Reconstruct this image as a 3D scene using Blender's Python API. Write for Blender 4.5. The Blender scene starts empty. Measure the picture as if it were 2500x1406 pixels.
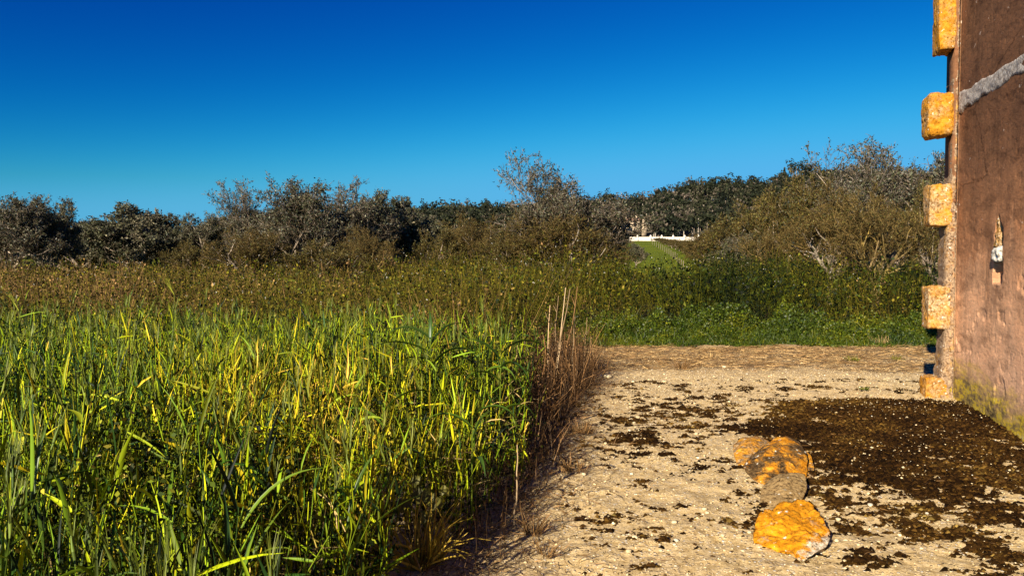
import bpy, math, random
import numpy as np
from mathutils import Vector, Matrix, noise as mnoise

rng = np.random.default_rng(11)
random.seed(11)
R = math.radians
scene = bpy.context.scene
COL = scene.collection

# ------------------------------------------------------------------ camera, sky, sun, exposure
CAMH, PITCH, LENS = 1.5, 2.0, 26.0
cam_d = bpy.data.cameras.new('camera'); cam = bpy.data.objects.new('camera', cam_d); COL.objects.link(cam)
cam.location = (0, 0, CAMH); cam.rotation_euler = (R(90 - PITCH), 0, 0)
cam_d.lens = LENS; cam_d.sensor_width = 36; cam_d.clip_start = .05; cam_d.clip_end = 4000
scene.camera = cam

SUN_EL = 24.0
SUN_AZ = 30.0            # shadows fall this many degrees to the right of straight ahead
SX, SY = -math.sin(R(SUN_AZ)), -math.cos(R(SUN_AZ))        # horizontal direction towards the sun
world = bpy.data.worlds.new('World'); scene.world = world; world.use_nodes = True
wn, wl = world.node_tree.nodes, world.node_tree.links
wn.clear()
sky = wn.new('ShaderNodeTexSky'); sky.sky_type = 'NISHITA'; sky.sun_disc = False
sky.sun_elevation = R(SUN_EL); sky.sun_rotation = math.atan2(SX, SY)
sky.air_density = 1.0; sky.dust_density = 0.25; sky.ozone_density = 3.0; sky.altitude = 0
# the same tone curve in every direction: the photograph's deeply saturated blue
def wmath(op, a, v):
    m_ = wn.new('ShaderNodeMath'); m_.operation = op; wl.new(a, m_.inputs[0]); m_.inputs[1].default_value = v; return m_.outputs[0]
sepw = wn.new('ShaderNodeSeparateColor'); comw = wn.new('ShaderNodeCombineColor'); wl.new(sky.outputs[0], sepw.inputs[0])
for i_, (gain, pw, k_) in enumerate(((.1157, 7.0, 45.0), (.1157, 2.5, 1.5), (.1157, 1.3, .94))):
    v_ = wmath('MULTIPLY', sepw.outputs[i_], gain); v_ = wmath('SMOOTH_MIN', v_, (.42, .625, .93)[i_]); v_.node.inputs[2].default_value = .22; v_ = wmath('POWER', v_, pw); v_ = wmath('MULTIPLY', v_, k_ / .1866)
    if i_ == 1: g_ = v_
    if i_ == 2:
        mx_ = wn.new('ShaderNodeMath'); mx_.operation = 'MAXIMUM'; wl.new(v_, mx_.inputs[0]); wl.new(wmath('MULTIPLY', g_, 1.62), mx_.inputs[1]); v_ = mx_.outputs[0]
    wl.new(v_, comw.inputs[i_])
bg = wn.new('ShaderNodeBackground'); bg.inputs['Strength'].default_value = .1
wo = wn.new('ShaderNodeOutputWorld')
wl.new(comw.outputs[0], bg.inputs[0]); wl.new(bg.outputs[0], wo.inputs[0])

sun_d = bpy.data.lights.new('sun', 'SUN'); sun_d.energy = 5.0; sun_d.angle = R(.5); sun_d.color = (1, .90, .72)
sun = bpy.data.objects.new('sun', sun_d); COL.objects.link(sun)
sd = Vector((SX * math.cos(R(SUN_EL)), SY * math.cos(R(SUN_EL)), math.sin(R(SUN_EL))))
sun.rotation_euler = sd.to_track_quat('Z', 'Y').to_euler(); sun.location = (0, 0, 30)

vs = scene.view_settings
vs.view_transform = 'Standard'; vs.look = 'None'; vs.gamma = 1; vs.exposure = 0.9; vs.use_curve_mapping = False
scene.render.engine = 'CYCLES'
scene.cycles.max_bounces = 6; scene.cycles.transparent_max_bounces = 8
scene.cycles.diffuse_bounces = 1; scene.cycles.transmission_bounces = 2

# ------------------------------------------------------------------ photograph pixels <-> places
F = LENS / 36 * 2500
cp, sp = math.cos(R(PITCH)), math.sin(R(PITCH))
def ray(px, py):
    a, b = (px - 1250) / F, -(py - 703) / F
    return Vector((a, cp + b * sp, -sp + b * cp))
def gp(px, py, z=0.0):
    d = ray(px, py); t = (z - CAMH) / d.z
    return Vector((d.x * t, d.y * t, z))
def at(px, py, Y):
    d = ray(px, py); t = Y / d.y
    return Vector((d.x * t, Y, CAMH + d.z * t))
def proj(x, y, z):
    zz = z - CAMH
    dep = y * cp - zz * sp; up = y * sp + zz * cp
    return 1250 + F * x / dep, 703 - F * up / dep
def zat(py, Y): return at(1250, py, Y).z
def xat(px, Y): return (px - 1250) / F * Y / cp

# ------------------------------------------------------------------ noise
def _h(ix, iy, s):
    n = (ix.astype(np.int64) * 374761393 + iy.astype(np.int64) * 668265263 + s * 1442695041) & 0xffffffff
    n = ((n ^ (n >> 13)) * 1274126177) & 0xffffffff
    return ((n ^ (n >> 16)) & 0xffff) / 65535.0
def vnoise(x, y, s=0):
    x = np.asarray(x, float); y = np.asarray(y, float)
    ix, iy = np.floor(x), np.floor(y); fx, fy = x - ix, y - iy
    fx = fx * fx * (3 - 2 * fx); fy = fy * fy * (3 - 2 * fy)
    a, b, c, d = _h(ix, iy, s), _h(ix + 1, iy, s), _h(ix, iy + 1, s), _h(ix + 1, iy + 1, s)
    return (a * (1 - fx) + b * fx) * (1 - fy) + (c * (1 - fx) + d * fx) * fy
def fbm(x, y, s=0, o=4):
    t, a, n = 0, .5, 0
    for k in range(o):
        t = t + a * vnoise(x * 2 ** k, y * 2 ** k, s + k * 7); n += a; a *= .5
    return t / n
def sstep(a, b, x):
    t = np.clip((x - a) / (b - a), 0, 1); return t * t * (3 - 2 * t)

# ------------------------------------------------------------------ materials
def newmat(name):
    m = bpy.data.materials.new(name); m.use_nodes = True; nt = m.node_tree; nt.nodes.clear()
    return m, nt.nodes, nt.links
def ramp(N, stops, interp='LINEAR'):
    r = N.new('ShaderNodeValToRGB'); r.color_ramp.interpolation = interp
    el = r.color_ramp.elements
    while len(el) < len(stops): el.new(.5)
    for e, (p, c) in zip(el, stops): e.position = p; e.color = (*c, 1) if len(c) == 3 else c
    return r
def ntex(N, L, co, scale, detail=4, rough=.55, mapsc=None, dist=0):
    n = N.new('ShaderNodeTexNoise'); n.inputs['Scale'].default_value = scale; n.inputs['Detail'].default_value = detail
    n.inputs['Roughness'].default_value = rough; n.inputs['Distortion'].default_value = dist
    if mapsc:
        mp = N.new('ShaderNodeMapping'); mp.inputs['Scale'].default_value = mapsc; L.new(co, mp.inputs[0]); L.new(mp.outputs[0], n.inputs[0])
    else: L.new(co, n.inputs[0])
    return n
def mixc(N, L, fac, a, b, mode='MIX'):
    m = N.new('ShaderNodeMix'); m.data_type = 'RGBA'; m.blend_type = mode
    for i, v in ((0, fac), (6, a), (7, b)):
        if hasattr(v, 'links') or hasattr(v, 'is_linked'): L.new(v, m.inputs[i])
        elif isinstance(v, (int, float)): m.inputs[i].default_value = v
        else: m.inputs[i].default_value = (*v, 1)
    return m.outputs[2]
def leafmat(name, stops, trans=.35, rough=.45, spec=.35, var=.5):
    m, N, L = newmat(name)
    a = N.new('ShaderNodeAttribute'); a.attribute_name = 'tint'
    b = N.new('ShaderNodeAttribute'); b.attribute_name = 'rnd'
    r = ramp(N, stops); L.new(a.outputs['Fac'], r.inputs[0])
    mr = N.new('ShaderNodeMapRange'); pw = N.new('ShaderNodeMath'); pw.operation = 'POWER'; pw.inputs[1].default_value = 1.7; L.new(b.outputs['Fac'], pw.inputs[0]); L.new(pw.outputs[0], mr.inputs[0]); mr.inputs[3].default_value = 1 - var; mr.inputs[4].default_value = 1 + var * .75
    h = N.new('ShaderNodeHueSaturation'); L.new(r.outputs[0], h.inputs['Color']); L.new(mr.outputs[0], h.inputs['Value'])
    p = N.new('ShaderNodeBsdfPrincipled'); L.new(h.outputs[0], p.inputs['Base Color']); p.inputs['Roughness'].default_value = rough
    p.inputs['Specular IOR Level'].default_value = spec
    out = N.new('ShaderNodeOutputMaterial')
    if trans > 0:
        t = N.new('ShaderNodeBsdfTranslucent')
        h2 = N.new('ShaderNodeHueSaturation'); L.new(h.outputs[0], h2.inputs['Color']); h2.inputs['Saturation'].default_value = 1.15; h2.inputs['Value'].default_value = 1.1
        L.new(h2.outputs[0], t.inputs[0])
        mx = N.new('ShaderNodeMixShader'); mx.inputs[0].default_value = trans
        L.new(p.outputs[0], mx.inputs[1]); L.new(t.outputs[0], mx.inputs[2]); L.new(mx.outputs[0], out.inputs[0])
    else: L.new(p.outputs[0], out.inputs[0])
    return m
def bumped(N, L, p, h, strength=.5, dist=.02):
    b = N.new('ShaderNodeBump'); b.inputs['Strength'].default_value = strength; b.inputs['Distance'].default_value = dist
    L.new(h, b.inputs['Height']); L.new(b.outputs[0], p.inputs['Normal']); return b

M = {}
M['wheat'] = leafmat('wheat_leaf', [(0, (.010, .030, .006)), (.22, (.035, .085, .008)), (.36, (.17, .26, .008)), (.55, (.36, .42, .006)), (.78, (.60, .45, .012)), (1, (.66, .40, .06))], .06, .55, .2, .85)
M['under'] = leafmat('understorey_leaf', [(0, (.008, .016, .003)), (.30, (.03, .05, .005)), (.45, (.15, .19, .010)), (.75, (.38, .30, .03)), (1, (.6, .42, .16))], .08, .6, .15, .8)  # the darkest stops put the shade beneath the wheat into the leaf colour
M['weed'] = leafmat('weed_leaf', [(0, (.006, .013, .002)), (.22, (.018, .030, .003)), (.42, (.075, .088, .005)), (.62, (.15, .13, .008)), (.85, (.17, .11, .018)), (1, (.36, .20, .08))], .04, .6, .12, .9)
M['lowgrass'] = leafmat('low_grass', [(0, (.014, .034, .003)), (.5, (.07, .10, .004)), (1, (.24, .21, .010))], .10, .5, .3)
M['petal'] = leafmat('white_petal', [(0, (.5, .48, .42)), (1, (.7, .64, .52))], .2, .6, .2, .1)
M['straw'] = leafmat('dry_straw', [(0, (.12, .06, .014)), (.45, (.33, .18, .07)), (1, (.78, .52, .22))], 0, .6, .2, .7)
M['stalk'] = leafmat('dry_stalk', [(0, (.055, .028, .010)), (.25, (.15, .07, .022)), (.55, (.38, .2, .08)), (1, (.62, .45, .26))], 0, .6, .2)
M['reed'] = leafmat('broad_grass_leaf', [(0, (.03, .07, .010)), (.5, (.10, .17, .012)), (1, (.28, .36, .02))], .3, .4, .45)
M['mallow'] = leafmat('mallow_leaf', [(0, (.09, .12, .015)), (1, (.32, .27, .03))], .3, .5, .3)
M['yellow'] = leafmat('yellowed_leaf', [(0, (.35, .24, .02)), (1, (.75, .5, .08))], .3, .5, .3)
M['ear'] = leafmat('barley_ear', [(0, (.10, .17, .025)), (1, (.34, .34, .03))], .3, .5, .3)
M['bark'] = leafmat('tree_bark', [(0, (.12, .09, .065)), (.5, (.30, .23, .165)), (1, (.55, .46, .36))], 0, .8, .15)
M['lichen_bark'] = leafmat('lichen_bark', [(0, (.14, .09, .05)), (.5, (.26, .18, .07)), (1, (.48, .31, .04))], 0, .8, .15)
M['twig'] = leafmat('tree_twig', [(0, (.10, .065, .03)), (.5, (.18, .13, .08)), (1, (.36, .31, .28))], 0, .7, .1, .7)
M['twig_brown'] = leafmat('tree_twig_brown', [(0, (.08, .048, .014)), (.5, (.155, .098, .028)), (1, (.26, .19, .08))], 0, .7, .1, .7)
M['leaf_grey'] = leafmat('tree_leaf_grey', [(0, (.022, .026, .009)), (.5, (.070, .074, .030)), (1, (.20, .185, .115))], .05, .5, .4, .7)
M['leaf_dark'] = leafmat('tree_leaf_dark', [(0, (.03, .036, .014)), (.5, (.085, .085, .038)), (1, (.24, .20, .12))], .05, .55, .3, .7)
M['leaf_olive'] = leafmat('tree_leaf_olive', [(0, (.032, .036, .008)), (.5, (.078, .07, .012)), (1, (.16, .13, .03))], .05, .55, .3, .75)
M['pine'] = leafmat('pine_needles', [(0, (.010, .014, .008)), (.5, (.026, .031, .013)), (.8, (.05, .05, .024)), (1, (.13, .10, .075))], 0, .7, .15, .6)
M['pebble'] = leafmat('pebble', [(0, (.22, .14, .08)), (.3, (.54, .40, .20)), (.75, (.74, .59, .36)), (1, (.80, .72, .58))], 0, .85, .15, .45)

# ------------------------------------------------------------------ mesh building
class MB:
    def __init__(s): s.v = []; s.l = []; s.t = []; s.n = 0; s.a = []; s.b = []
    def add(s, v, f, tint=0.5, rnd=0.5):
        v = np.asarray(v, float).reshape(-1, 3); f = np.asarray(f, np.int64)
        if len(v) == 0 or len(f) == 0: return s
        s.v.append(v); s.l.append((f + s.n).ravel()); s.t.append(np.full(len(f), f.shape[1]))
        s.a.append(np.broadcast_to(np.asarray(tint, float), (len(v),))); s.b.append(np.broadcast_to(np.asarray(rnd, float), (len(v),)))
        s.n += len(v); return s
    def mesh(s, name, mat, smooth=False):
        me = bpy.data.meshes.new(name)
        v = np.concatenate(s.v); l = np.concatenate(s.l); t = np.concatenate(s.t)
        me.vertices.add(len(v)); me.vertices.foreach_set('co', v.ravel().astype(np.float32))
        me.loops.add(len(l)); me.loops.foreach_set('vertex_index', l.astype(np.int32))
        me.polygons.add(len(t)); st = np.concatenate([[0], np.cumsum(t)[:-1]])
        me.polygons.foreach_set('loop_start', st.astype(np.int32)); me.polygons.foreach_set('loop_total', t.astype(np.int32))
        if smooth: me.polygons.foreach_set('use_smooth', np.ones(len(t), bool))
        for nm, arr in (('tint', s.a), ('rnd', s.b)):
            at_ = me.attributes.new(nm, 'FLOAT', 'POINT'); at_.data.foreach_set('value', np.clip(np.concatenate(arr), 0, 1).astype(np.float32))
        me.update(calc_edges=True); me.validate()
        me.materials.append(mat)
        return me
    def build(s, name, mat, parent=None, smooth=False):
        return link(name, s.mesh(name, mat, smooth), parent)
def link(name, me, parent=None):
    o = bpy.data.objects.new(name, me); COL.objects.link(o)
    if parent is not None: o.parent = parent
    return o
def tag(o, label=None, cat=None, group=None, kind=None):
    if label: o['label'] = label
    if cat: o['category'] = cat
    if group: o['group'] = group
    if kind: o['kind'] = kind
    return o
def empty(name, loc, rz=0, sc=1, **k):
    o = bpy.data.objects.new(name, None); COL.objects.link(o); o.location = loc; o.rotation_euler = (0, 0, rz)
    o.scale = (sc, sc, sc) if isinstance(sc, (int, float)) else sc
    o.empty_display_size = .1; return tag(o, **k)

def ribbons(P, az, el, bend, L, W, S=4, prof=None, fold=.25, roll=0, cross=3, tw=0):
    P = np.asarray(P, float); n = len(P)
    b = lambda q: np.broadcast_to(np.asarray(q, float), (n,))
    az, el, bend, L, W, roll, tw = map(b, (az, el, bend, L, W, roll, tw))
    if prof is None: prof = np.interp(np.linspace(0, 1, S + 1), [0, .25, .6, 1], [.55, 1, .8, .04])
    pts = np.zeros((n, S + 1, 3)); pts[:, 0] = P; out = np.zeros((n, S + 1, cross, 3))
    for i in range(S + 1):
        e = el - bend * (i / S) ** 1.3; a = az + tw * i / S
        T = np.stack([np.cos(e) * np.cos(a), np.cos(e) * np.sin(a), np.sin(e)], 1)
        if i < S: pts[:, i + 1] = pts[:, i] + T * (L / S)[:, None]
        sd_ = np.stack([-np.sin(a), np.cos(a), 0 * a], 1)
        up = np.cross(T, sd_)
        s2 = sd_ * np.cos(roll)[:, None] + up * np.sin(roll)[:, None]; u2 = np.cross(T, s2)
        w = (W * prof[i] * .5)[:, None]
        if cross == 3:
            out[:, i, 0] = pts[:, i] - s2 * w + u2 * w * fold; out[:, i, 1] = pts[:, i] - u2 * w * fold; out[:, i, 2] = pts[:, i] + s2 * w + u2 * w * fold
        else:
            out[:, i, 0] = pts[:, i] - s2 * w; out[:, i, 1] = pts[:, i] + s2 * w
    V = out.reshape(-1, 3); base = (np.arange(n) * (S + 1) * cross)[:, None]
    q = []
    for i in range(S):
        for c in range(cross - 1):
            a0 = i * cross + c; q.append([a0, a0 + 1, a0 + cross + 1, a0 + cross])
    q = np.array(q); Fq = (base[:, :, None] + q[None]).reshape(-1, 4)
    return V, Fq, (S + 1) * cross, pts
def rep(x, k): return np.repeat(np.asarray(x, float), k)

def tubes(A, B, ra, rb, sides=3):
    A = np.asarray(A, float); B = np.asarray(B, float); n = len(A)
    ra = np.broadcast_to(np.asarray(ra, float), (n,)); rb = np.broadcast_to(np.asarray(rb, float), (n,))
    T = B - A; T /= np.maximum(np.linalg.norm(T, axis=1, keepdims=True), 1e-9)
    ref = np.where(np.abs(T[:, 2:3]) < .9, np.array([[0, 0, 1.]]), np.array([[1., 0, 0]]))
    U = np.cross(T, ref); U /= np.linalg.norm(U, axis=1, keepdims=True); W = np.cross(T, U)
    V = np.zeros((n, 2, sides, 3))
    for k in range(sides):
        a = 2 * math.pi * k / sides; d = U * math.cos(a) + W * math.sin(a)
        V[:, 0, k] = A + d * ra[:, None]; V[:, 1, k] = B + d * rb[:, None]
    q = np.array([[k, (k + 1) % sides, sides + (k + 1) % sides, sides + k] for k in range(sides)])
    Fq = ((np.arange(n) * 2 * sides)[:, None, None] + q[None]).reshape(-1, 4)
    return V.reshape(-1, 3), Fq, 2 * sides

def leafquads(C, size, asp=2.0, up=0.0, seed=None):
    """pointed four-cornered leaves at centres C, random orientation"""
    C = np.asarray(C, float); n = len(C)
    d = rng.normal(size=(n, 3)); d[:, 2] *= 1 - up; d /= np.linalg.norm(d, axis=1, keepdims=True)
    e = rng.normal(size=(n, 3)); e -= d * (e * d).sum(1, keepdims=True); e /= np.linalg.norm(e, axis=1, keepdims=True)
    s = np.broadcast_to(np.asarray(size, float), (n,))[:, None]
    V = np.stack([C - d * s * .5, C + e * s / asp * .5 - d * s * .05, C + d * s * .5, C - e * s / asp * .5 - d * s * .05], 1)
    return V.reshape(-1, 3), np.arange(n * 4).reshape(n, 4), 4

# ------------------------------------------------------------------ terrain
def gz(y): 
    y = np.asarray(y, float); t = np.clip((y - 42) / 118, 0, 1)
    return 6.1 * (t * .9 + .1 * t * t)
def gradedgrid(xs, ys, zf):
    X, Y = np.meshgrid(xs, ys); Z = zf(X, Y)
    V = np.stack([X, Y, Z], -1).reshape(-1, 3); nx, ny = len(xs), len(ys)
    i = (np.arange(ny - 1)[:, None] * nx + np.arange(nx - 1)[None]).ravel()
    return V, np.stack([i, i + 1, i + nx + 1, i + nx], 1)

# ground: dark soil near by, meadow grass beyond
m, N, L = newmat('meadow_ground')
tc = N.new('ShaderNodeTexCoord'); sep = N.new('ShaderNodeSeparateXYZ'); L.new(tc.outputs['Object'], sep.inputs[0])
n1 = ntex(N, L, tc.outputs['Object'], .35, 6, .6); n2 = ntex(N, L, tc.outputs['Object'], 6, 5, .65)
rg = ramp(N, [(.25, (.06, .08, .006)), (.5, (.12, .15, .008)), (.72, (.22, .22, .015))])
mm = N.new('ShaderNodeMath'); mm.operation = 'ADD'; mh = N.new('ShaderNodeMath'); mh.operation = 'MULTIPLY'; mh.inputs[1].default_value = .5
L.new(n1.outputs[0], mm.inputs[0]); L.new(n2.outputs[0], mm.inputs[1]); L.new(mm.outputs[0], mh.inputs[0]); L.new(mh.outputs[0], rg.inputs[0])
rs = ramp(N, [(.3, (.035, .026, .014)), (.7, (.09, .065, .03))]); L.new(n2.outputs[0], rs.inputs[0])
mr = N.new('ShaderNodeMapRange'); mr.inputs[1].default_value = 24; mr.inputs[2].default_value = 34; L.new(sep.outputs[1], mr.inputs[0])
p = N.new('ShaderNodeBsdfPrincipled'); p.inputs['Roughness'].default_value = .95; p.inputs['Specular IOR Level'].default_value = .1
L.new(mixc(N, L, mr.outputs[0], rs.outputs[0], rg.outputs[0]), p.inputs['Base Color'])
bumped(N, L, p, n2.outputs[0], .8, .15)
o_ = N.new('ShaderNodeOutputMaterial'); L.new(p.outputs[0], o_.inputs[0]); M['ground'] = m

ys = np.concatenate([np.linspace(-15, 40, 60), np.linspace(42, 180, 90), np.linspace(185, 420, 40), [600, 1000, 1800]])
xs = np.concatenate([[-1500, -800], np.linspace(-400, 400, 161), [800, 1500]])
def zg(X, Y): return gz(Y) + np.where(Y > 22, (fbm(X * .12, Y * .12, 5) - .5) * .5 * sstep(22, 45, Y), 0)
b = MB(); b.add(*gradedgrid(xs, ys, zg)); g = b.build('ground', M['ground'], smooth=True); tag(g, kind='structure')

# ------------------------------------------------------------------ gravel track
m, N, L = newmat('gravel')
tc = N.new('ShaderNodeTexCoord'); co = tc.outputs['Object']
nA = ntex(N, L, co, 1.3, 5, .6); nB = ntex(N, L, co, 22, 6, .7); nC = ntex(N, L, co, 90, 4, .7)
base = ramp(N, [(.32, (.36, .23, .09)), (.48, (.66, .47, .22)), (.75, (.84, .65, .38))]); L.new(nB.outputs[0], base.inputs[0])
vo = N.new('ShaderNodeTexVoronoi'); vo.inputs['Scale'].default_value = 48; L.new(co, vo.inputs[0])
vs_ = N.new('ShaderNodeSeparateColor'); L.new(vo.outputs['Color'], vs_.inputs[0])
chipc = ramp(N, [(0, (.24, .16, .09)), (.25, (.48, .35, .22)), (.6, (.62, .5, .35)), (1, (.82, .76, .66))]); L.new(vs_.outputs[0], chipc.inputs[0])
chipm = ramp(N, [(.28, (1, 1, 1)), (.42, (0, 0, 0))]); L.new(vo.outputs['Distance'], chipm.inputs[0])
chipsel = ramp(N, [(.38, (0, 0, 0)), (.5, (1, 1, 1))]); L.new(vs_.outputs[1], chipsel.inputs[0])
mu = N.new('ShaderNodeMath'); mu.operation = 'MULTIPLY'; L.new(chipm.outputs[0], mu.inputs[0]); L.new(chipsel.outputs[0], mu.inputs[1])
c1 = mixc(N, L, mu.outputs[0], base.outputs[0], chipc.outputs[0])
drk = ramp(N, [(.34, (.25, .2, .15)), (.47, (1, 1, 1))]); L.new(nC.outputs[0], drk.inputs[0])
c2 = mixc(N, L, .8, c1, drk.outputs[0], 'MULTIPLY')
# dull brownish strip where straw has rotted into the ground (a stain with its own outline)
sep = N.new('ShaderNodeSeparateXYZ'); L.new(co, sep.inputs[0])
ad = N.new('ShaderNodeMath'); ad.operation = 'MULTIPLY_ADD'; L.new(nA.outputs[0], ad.inputs[0]); ad.inputs[1].default_value = 1.6; L.new(sep.outputs[1], ad.inputs[2])
ms = N.new('ShaderNodeMapRange'); ms.inputs[1].default_value = 10.4; ms.inputs[2].default_value = 11.1; L.new(ad.outputs[0], ms.inputs[0])
c3 = mixc(N, L, ms.outputs[0], c2, mixc(N, L, .5, c2, (.27, .15, .06)))
p = N.new('ShaderNodeBsdfPrincipled'); p.inputs['Roughness'].default_value = .95; p.inputs['Specular IOR Level'].default_value = .15
L.new(c3, p.inputs['Base Color'])
hh = N.new('ShaderNodeMath'); hh.operation = 'ADD'; L.new(nB.outputs[0], hh.inputs[0]); L.new(mu.outputs[0], hh.inputs[1])
bumped(N, L, p, hh.outputs[0], .7, .012)
o_ = N.new('ShaderNodeOutputMaterial'); L.new(p.outputs[0], o_.inputs[0]); M['gravel'] = m

XR_Y = [0, 2.2, 3.2, 3.8, 4.4, 5.3, 6.3, 7.5, 8.8, 10, 12]
XR_X = [-.9, -.55, -.45, -.32, -.12, .08, .2, .38, .72, .9, .8]
def xr(y): return np.interp(y, XR_Y, XR_X)
def trackz(X, Y):
    z = .02 + (fbm(X * 1.1, Y * 1.1, 3, 3) - .5) * .05 + (fbm(X * 7, Y * 7, 9, 3) - .5) * .028 + np.maximum(0, vnoise(X * 33, Y * 33, 21) - .55) * .022
    return np.maximum(z, .003) 
ys = 2.3 * np.exp(np.linspace(0, math.log(13.6 / 2.3), 330)); xs = np.linspace(-1.5, 9.5, 520)
b = MB(); b.add(*gradedgrid(xs, ys, trackz)); tag(b.build('gravel_track', M['gravel'], smooth=True), kind='structure')

# ------------------------------------------------------------------ moss mats on the hard ground beside the wall
MOSS_BLOBS = [  # centre px, py, rx, ry, weight (photograph pixels of where the moss grows)
    (2240, 1050, 350, 82, 1.25), (2330, 1150, 300, 110, .92), (2150, 1120, 190, 100, 1.15), (2450, 1250, 160, 90, .62), (2200, 1270, 170, 70, .55),
    (2150, 1350, 110, 50, .55), (2360, 1330, 180, 60, .55), (2460, 1390, 120, 40, .4), (1990, 1010, 120, 32, .9), (1930, 1060, 110, 50, .8), (1660, 1040, 190, 70, .40), (1600, 1110, 120, 50, .28),
    (1570, 1290, 90, 50, .24), (1760, 1050, 90, 45, .4), (1700, 1010, 70, 20, .5), (1850, 1240, 80, 100, .12), (1480, 1370, 120, 60, .15), (2050, 1190, 50, 90, .5), (1780, 900, 100, 14, .3)]
def mossd(x, y):
    px, py = proj(x, y, 0.0)
    d = np.zeros_like(px)
    for cx, cy, rx, ry, w in MOSS_BLOBS:
        q = ((px - cx) / rx) ** 2 + ((py - cy) / ry) ** 2
        d = np.maximum(d, w * np.exp(-q ** 1.6 * .8))
    d = d * sstep(968, 984 + 10 * (vnoise(x * 2, y * 0, 4)), py)
    n = fbm(x * 4.5, y * 5.5, 40, 4) * .48 + fbm(x * 13, y * 26, 44, 3) * .52
    return d * 1.0 + (n - .5) * 3.3 - .58
m, N, L = newmat('moss')
tc = N.new('ShaderNodeTexCoord'); co = tc.outputs['Object']
nA = ntex(N, L, co, 3, 5, .6); nB = ntex(N, L, co, 60, 6, .75, (1, .45, 1)); nC = ntex(N, L, co, 160, 3, .6, (1, .4, 1))
cr = ramp(N, [(.3, (.014, .006, .002)), (.46, (.05, .024, .006)), (.58, (.15, .075, .014)), (.70, (.40, .25, .06))]); L.new(nB.outputs[0], cr.inputs[0])
cr2 = ramp(N, [(.45, (.4, .28, .14)), (.7, (1.15, 1.0, .7))]); L.new(nA.outputs[0], cr2.inputs[0])
fl = ramp(N, [(.70, (0, 0, 0)), (.76, (1, 1, 1))]); L.new(nC.outputs[0], fl.inputs[0])
p = N.new('ShaderNodeBsdfPrincipled'); p.inputs['Roughness'].default_value = 1; p.inputs['Specular IOR Level'].default_value = .05
cm = mixc(N, L, .6, cr.outputs[0], cr2.outputs[0], 'MULTIPLY')
L.new(mixc(N, L, fl.outputs[0], cm, (.42, .31, .19)), p.inputs['Base Color'])
bumped(N, L, p, nB.outputs[0], 1, .05)
o_ = N.new('ShaderNodeOutputMaterial'); L.new(p.outputs[0], o_.inputs[0]); M['moss'] = m
xs = np.arange(.4, 6.2, .0125); ys = np.arange(3.3, 9.2, .0145)
X, Y = np.meshgrid(xs, ys); D = mossd(X, Y)
Z = trackz(X, Y) - .004 + np.clip(D - .10, 0, .3) * .055 + (D > .10) * rng.random(X.shape) * .009
V = np.stack([X, Y, Z], -1).reshape(-1, 3); nx = len(xs)
i = (np.arange(len(ys) - 1)[:, None] * nx + np.arange(nx - 1)[None]).ravel()
q = np.stack([i, i + 1, i + nx + 1, i + nx], 1); keep = (D.ravel()[q].max(1) > .10); q = q[keep]
u, inv = np.unique(q, return_inverse=True)
b = MB(); b.add(V[u], inv.reshape(-1, 4)); tag(b.build('moss', M['moss']), 'dark brown moss mats growing on the stony ground beside the wall', 'moss', kind='stuff')

n = 260000; x = .3 + 5.6 * rng.random(n); y = 3.25 + 6.2 * rng.random(n); D = mossd(x, y)
k = (rng.random(n) < np.clip((D + .36) / .5, 0, 1) ** 2.0) & (np.abs(x) < .72 * y + .1) & (y < 9.3); x, y, D = x[k], y[k], D[k]
k = rng.random(len(x)) < np.where(D > .16, .5, 1.0); x, y, D = x[k], y[k], D[k]; n = len(x); print('moss tufts', n)
s_ = (.004 + .009 * rng.random(n) ** 1.5) * (1 + .04 * y); ang = rng.random(n) * .8 - .4
bx = np.array([[1, 0], [.3, .8], [-.7, .5], [-.8, -.5], [.4, -.9]])
V = np.zeros((n, 6, 3)); jit = 1 + .35 * rng.normal(size=(n, 5))
V[:, :5, 0] = x[:, None] + (bx[None, :, 0] * np.cos(ang)[:, None] * 1.5 - bx[None, :, 1] * np.sin(ang)[:, None]) * s_[:, None] * jit
V[:, :5, 1] = y[:, None] + (bx[None, :, 0] * np.sin(ang)[:, None] + bx[None, :, 1] * np.cos(ang)[:, None]) * s_[:, None] * jit
zb_ = trackz(x, y) + np.where(D > .10, .004 + .055 * np.clip(D - .10, 0, .3), 0); V[:, :5, 2] = zb_[:, None] - .002
V[:, 5] = np.stack([x + .3 * s_ * rng.normal(size=n), y + .3 * s_ * rng.normal(size=n), zb_ + s_ * (.5 + .7 * rng.random(n))], 1)
M['moss_tuft'] = leafmat('moss_tuft', [(0, (.014, .006, .002)), (.4, (.06, .027, .006)), (.7, (.16, .085, .016)), (1, (.34, .23, .06))], 0, 1, .05, .6)
tf = np.array([[q, (q + 1) % 5, 5] for q in range(5)])
tn = np.clip(.15 + .9 * (fbm(x * 2.5, y * 2.5, 55, 4) - .35) + rng.normal(size=n) * .18, 0, 1)
b = MB(); b.add(V.reshape(-1, 3), ((np.arange(n) * 6)[:, None, None] + tf[None]).reshape(-1, 3), rep(tn, 6), rep(rng.random(n), 6))
tag(b.build('moss_tufts', M['moss_tuft']), 'small brown moss tufts crumbling from the moss mats into the pale gravel', 'moss', kind='stuff')

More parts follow.
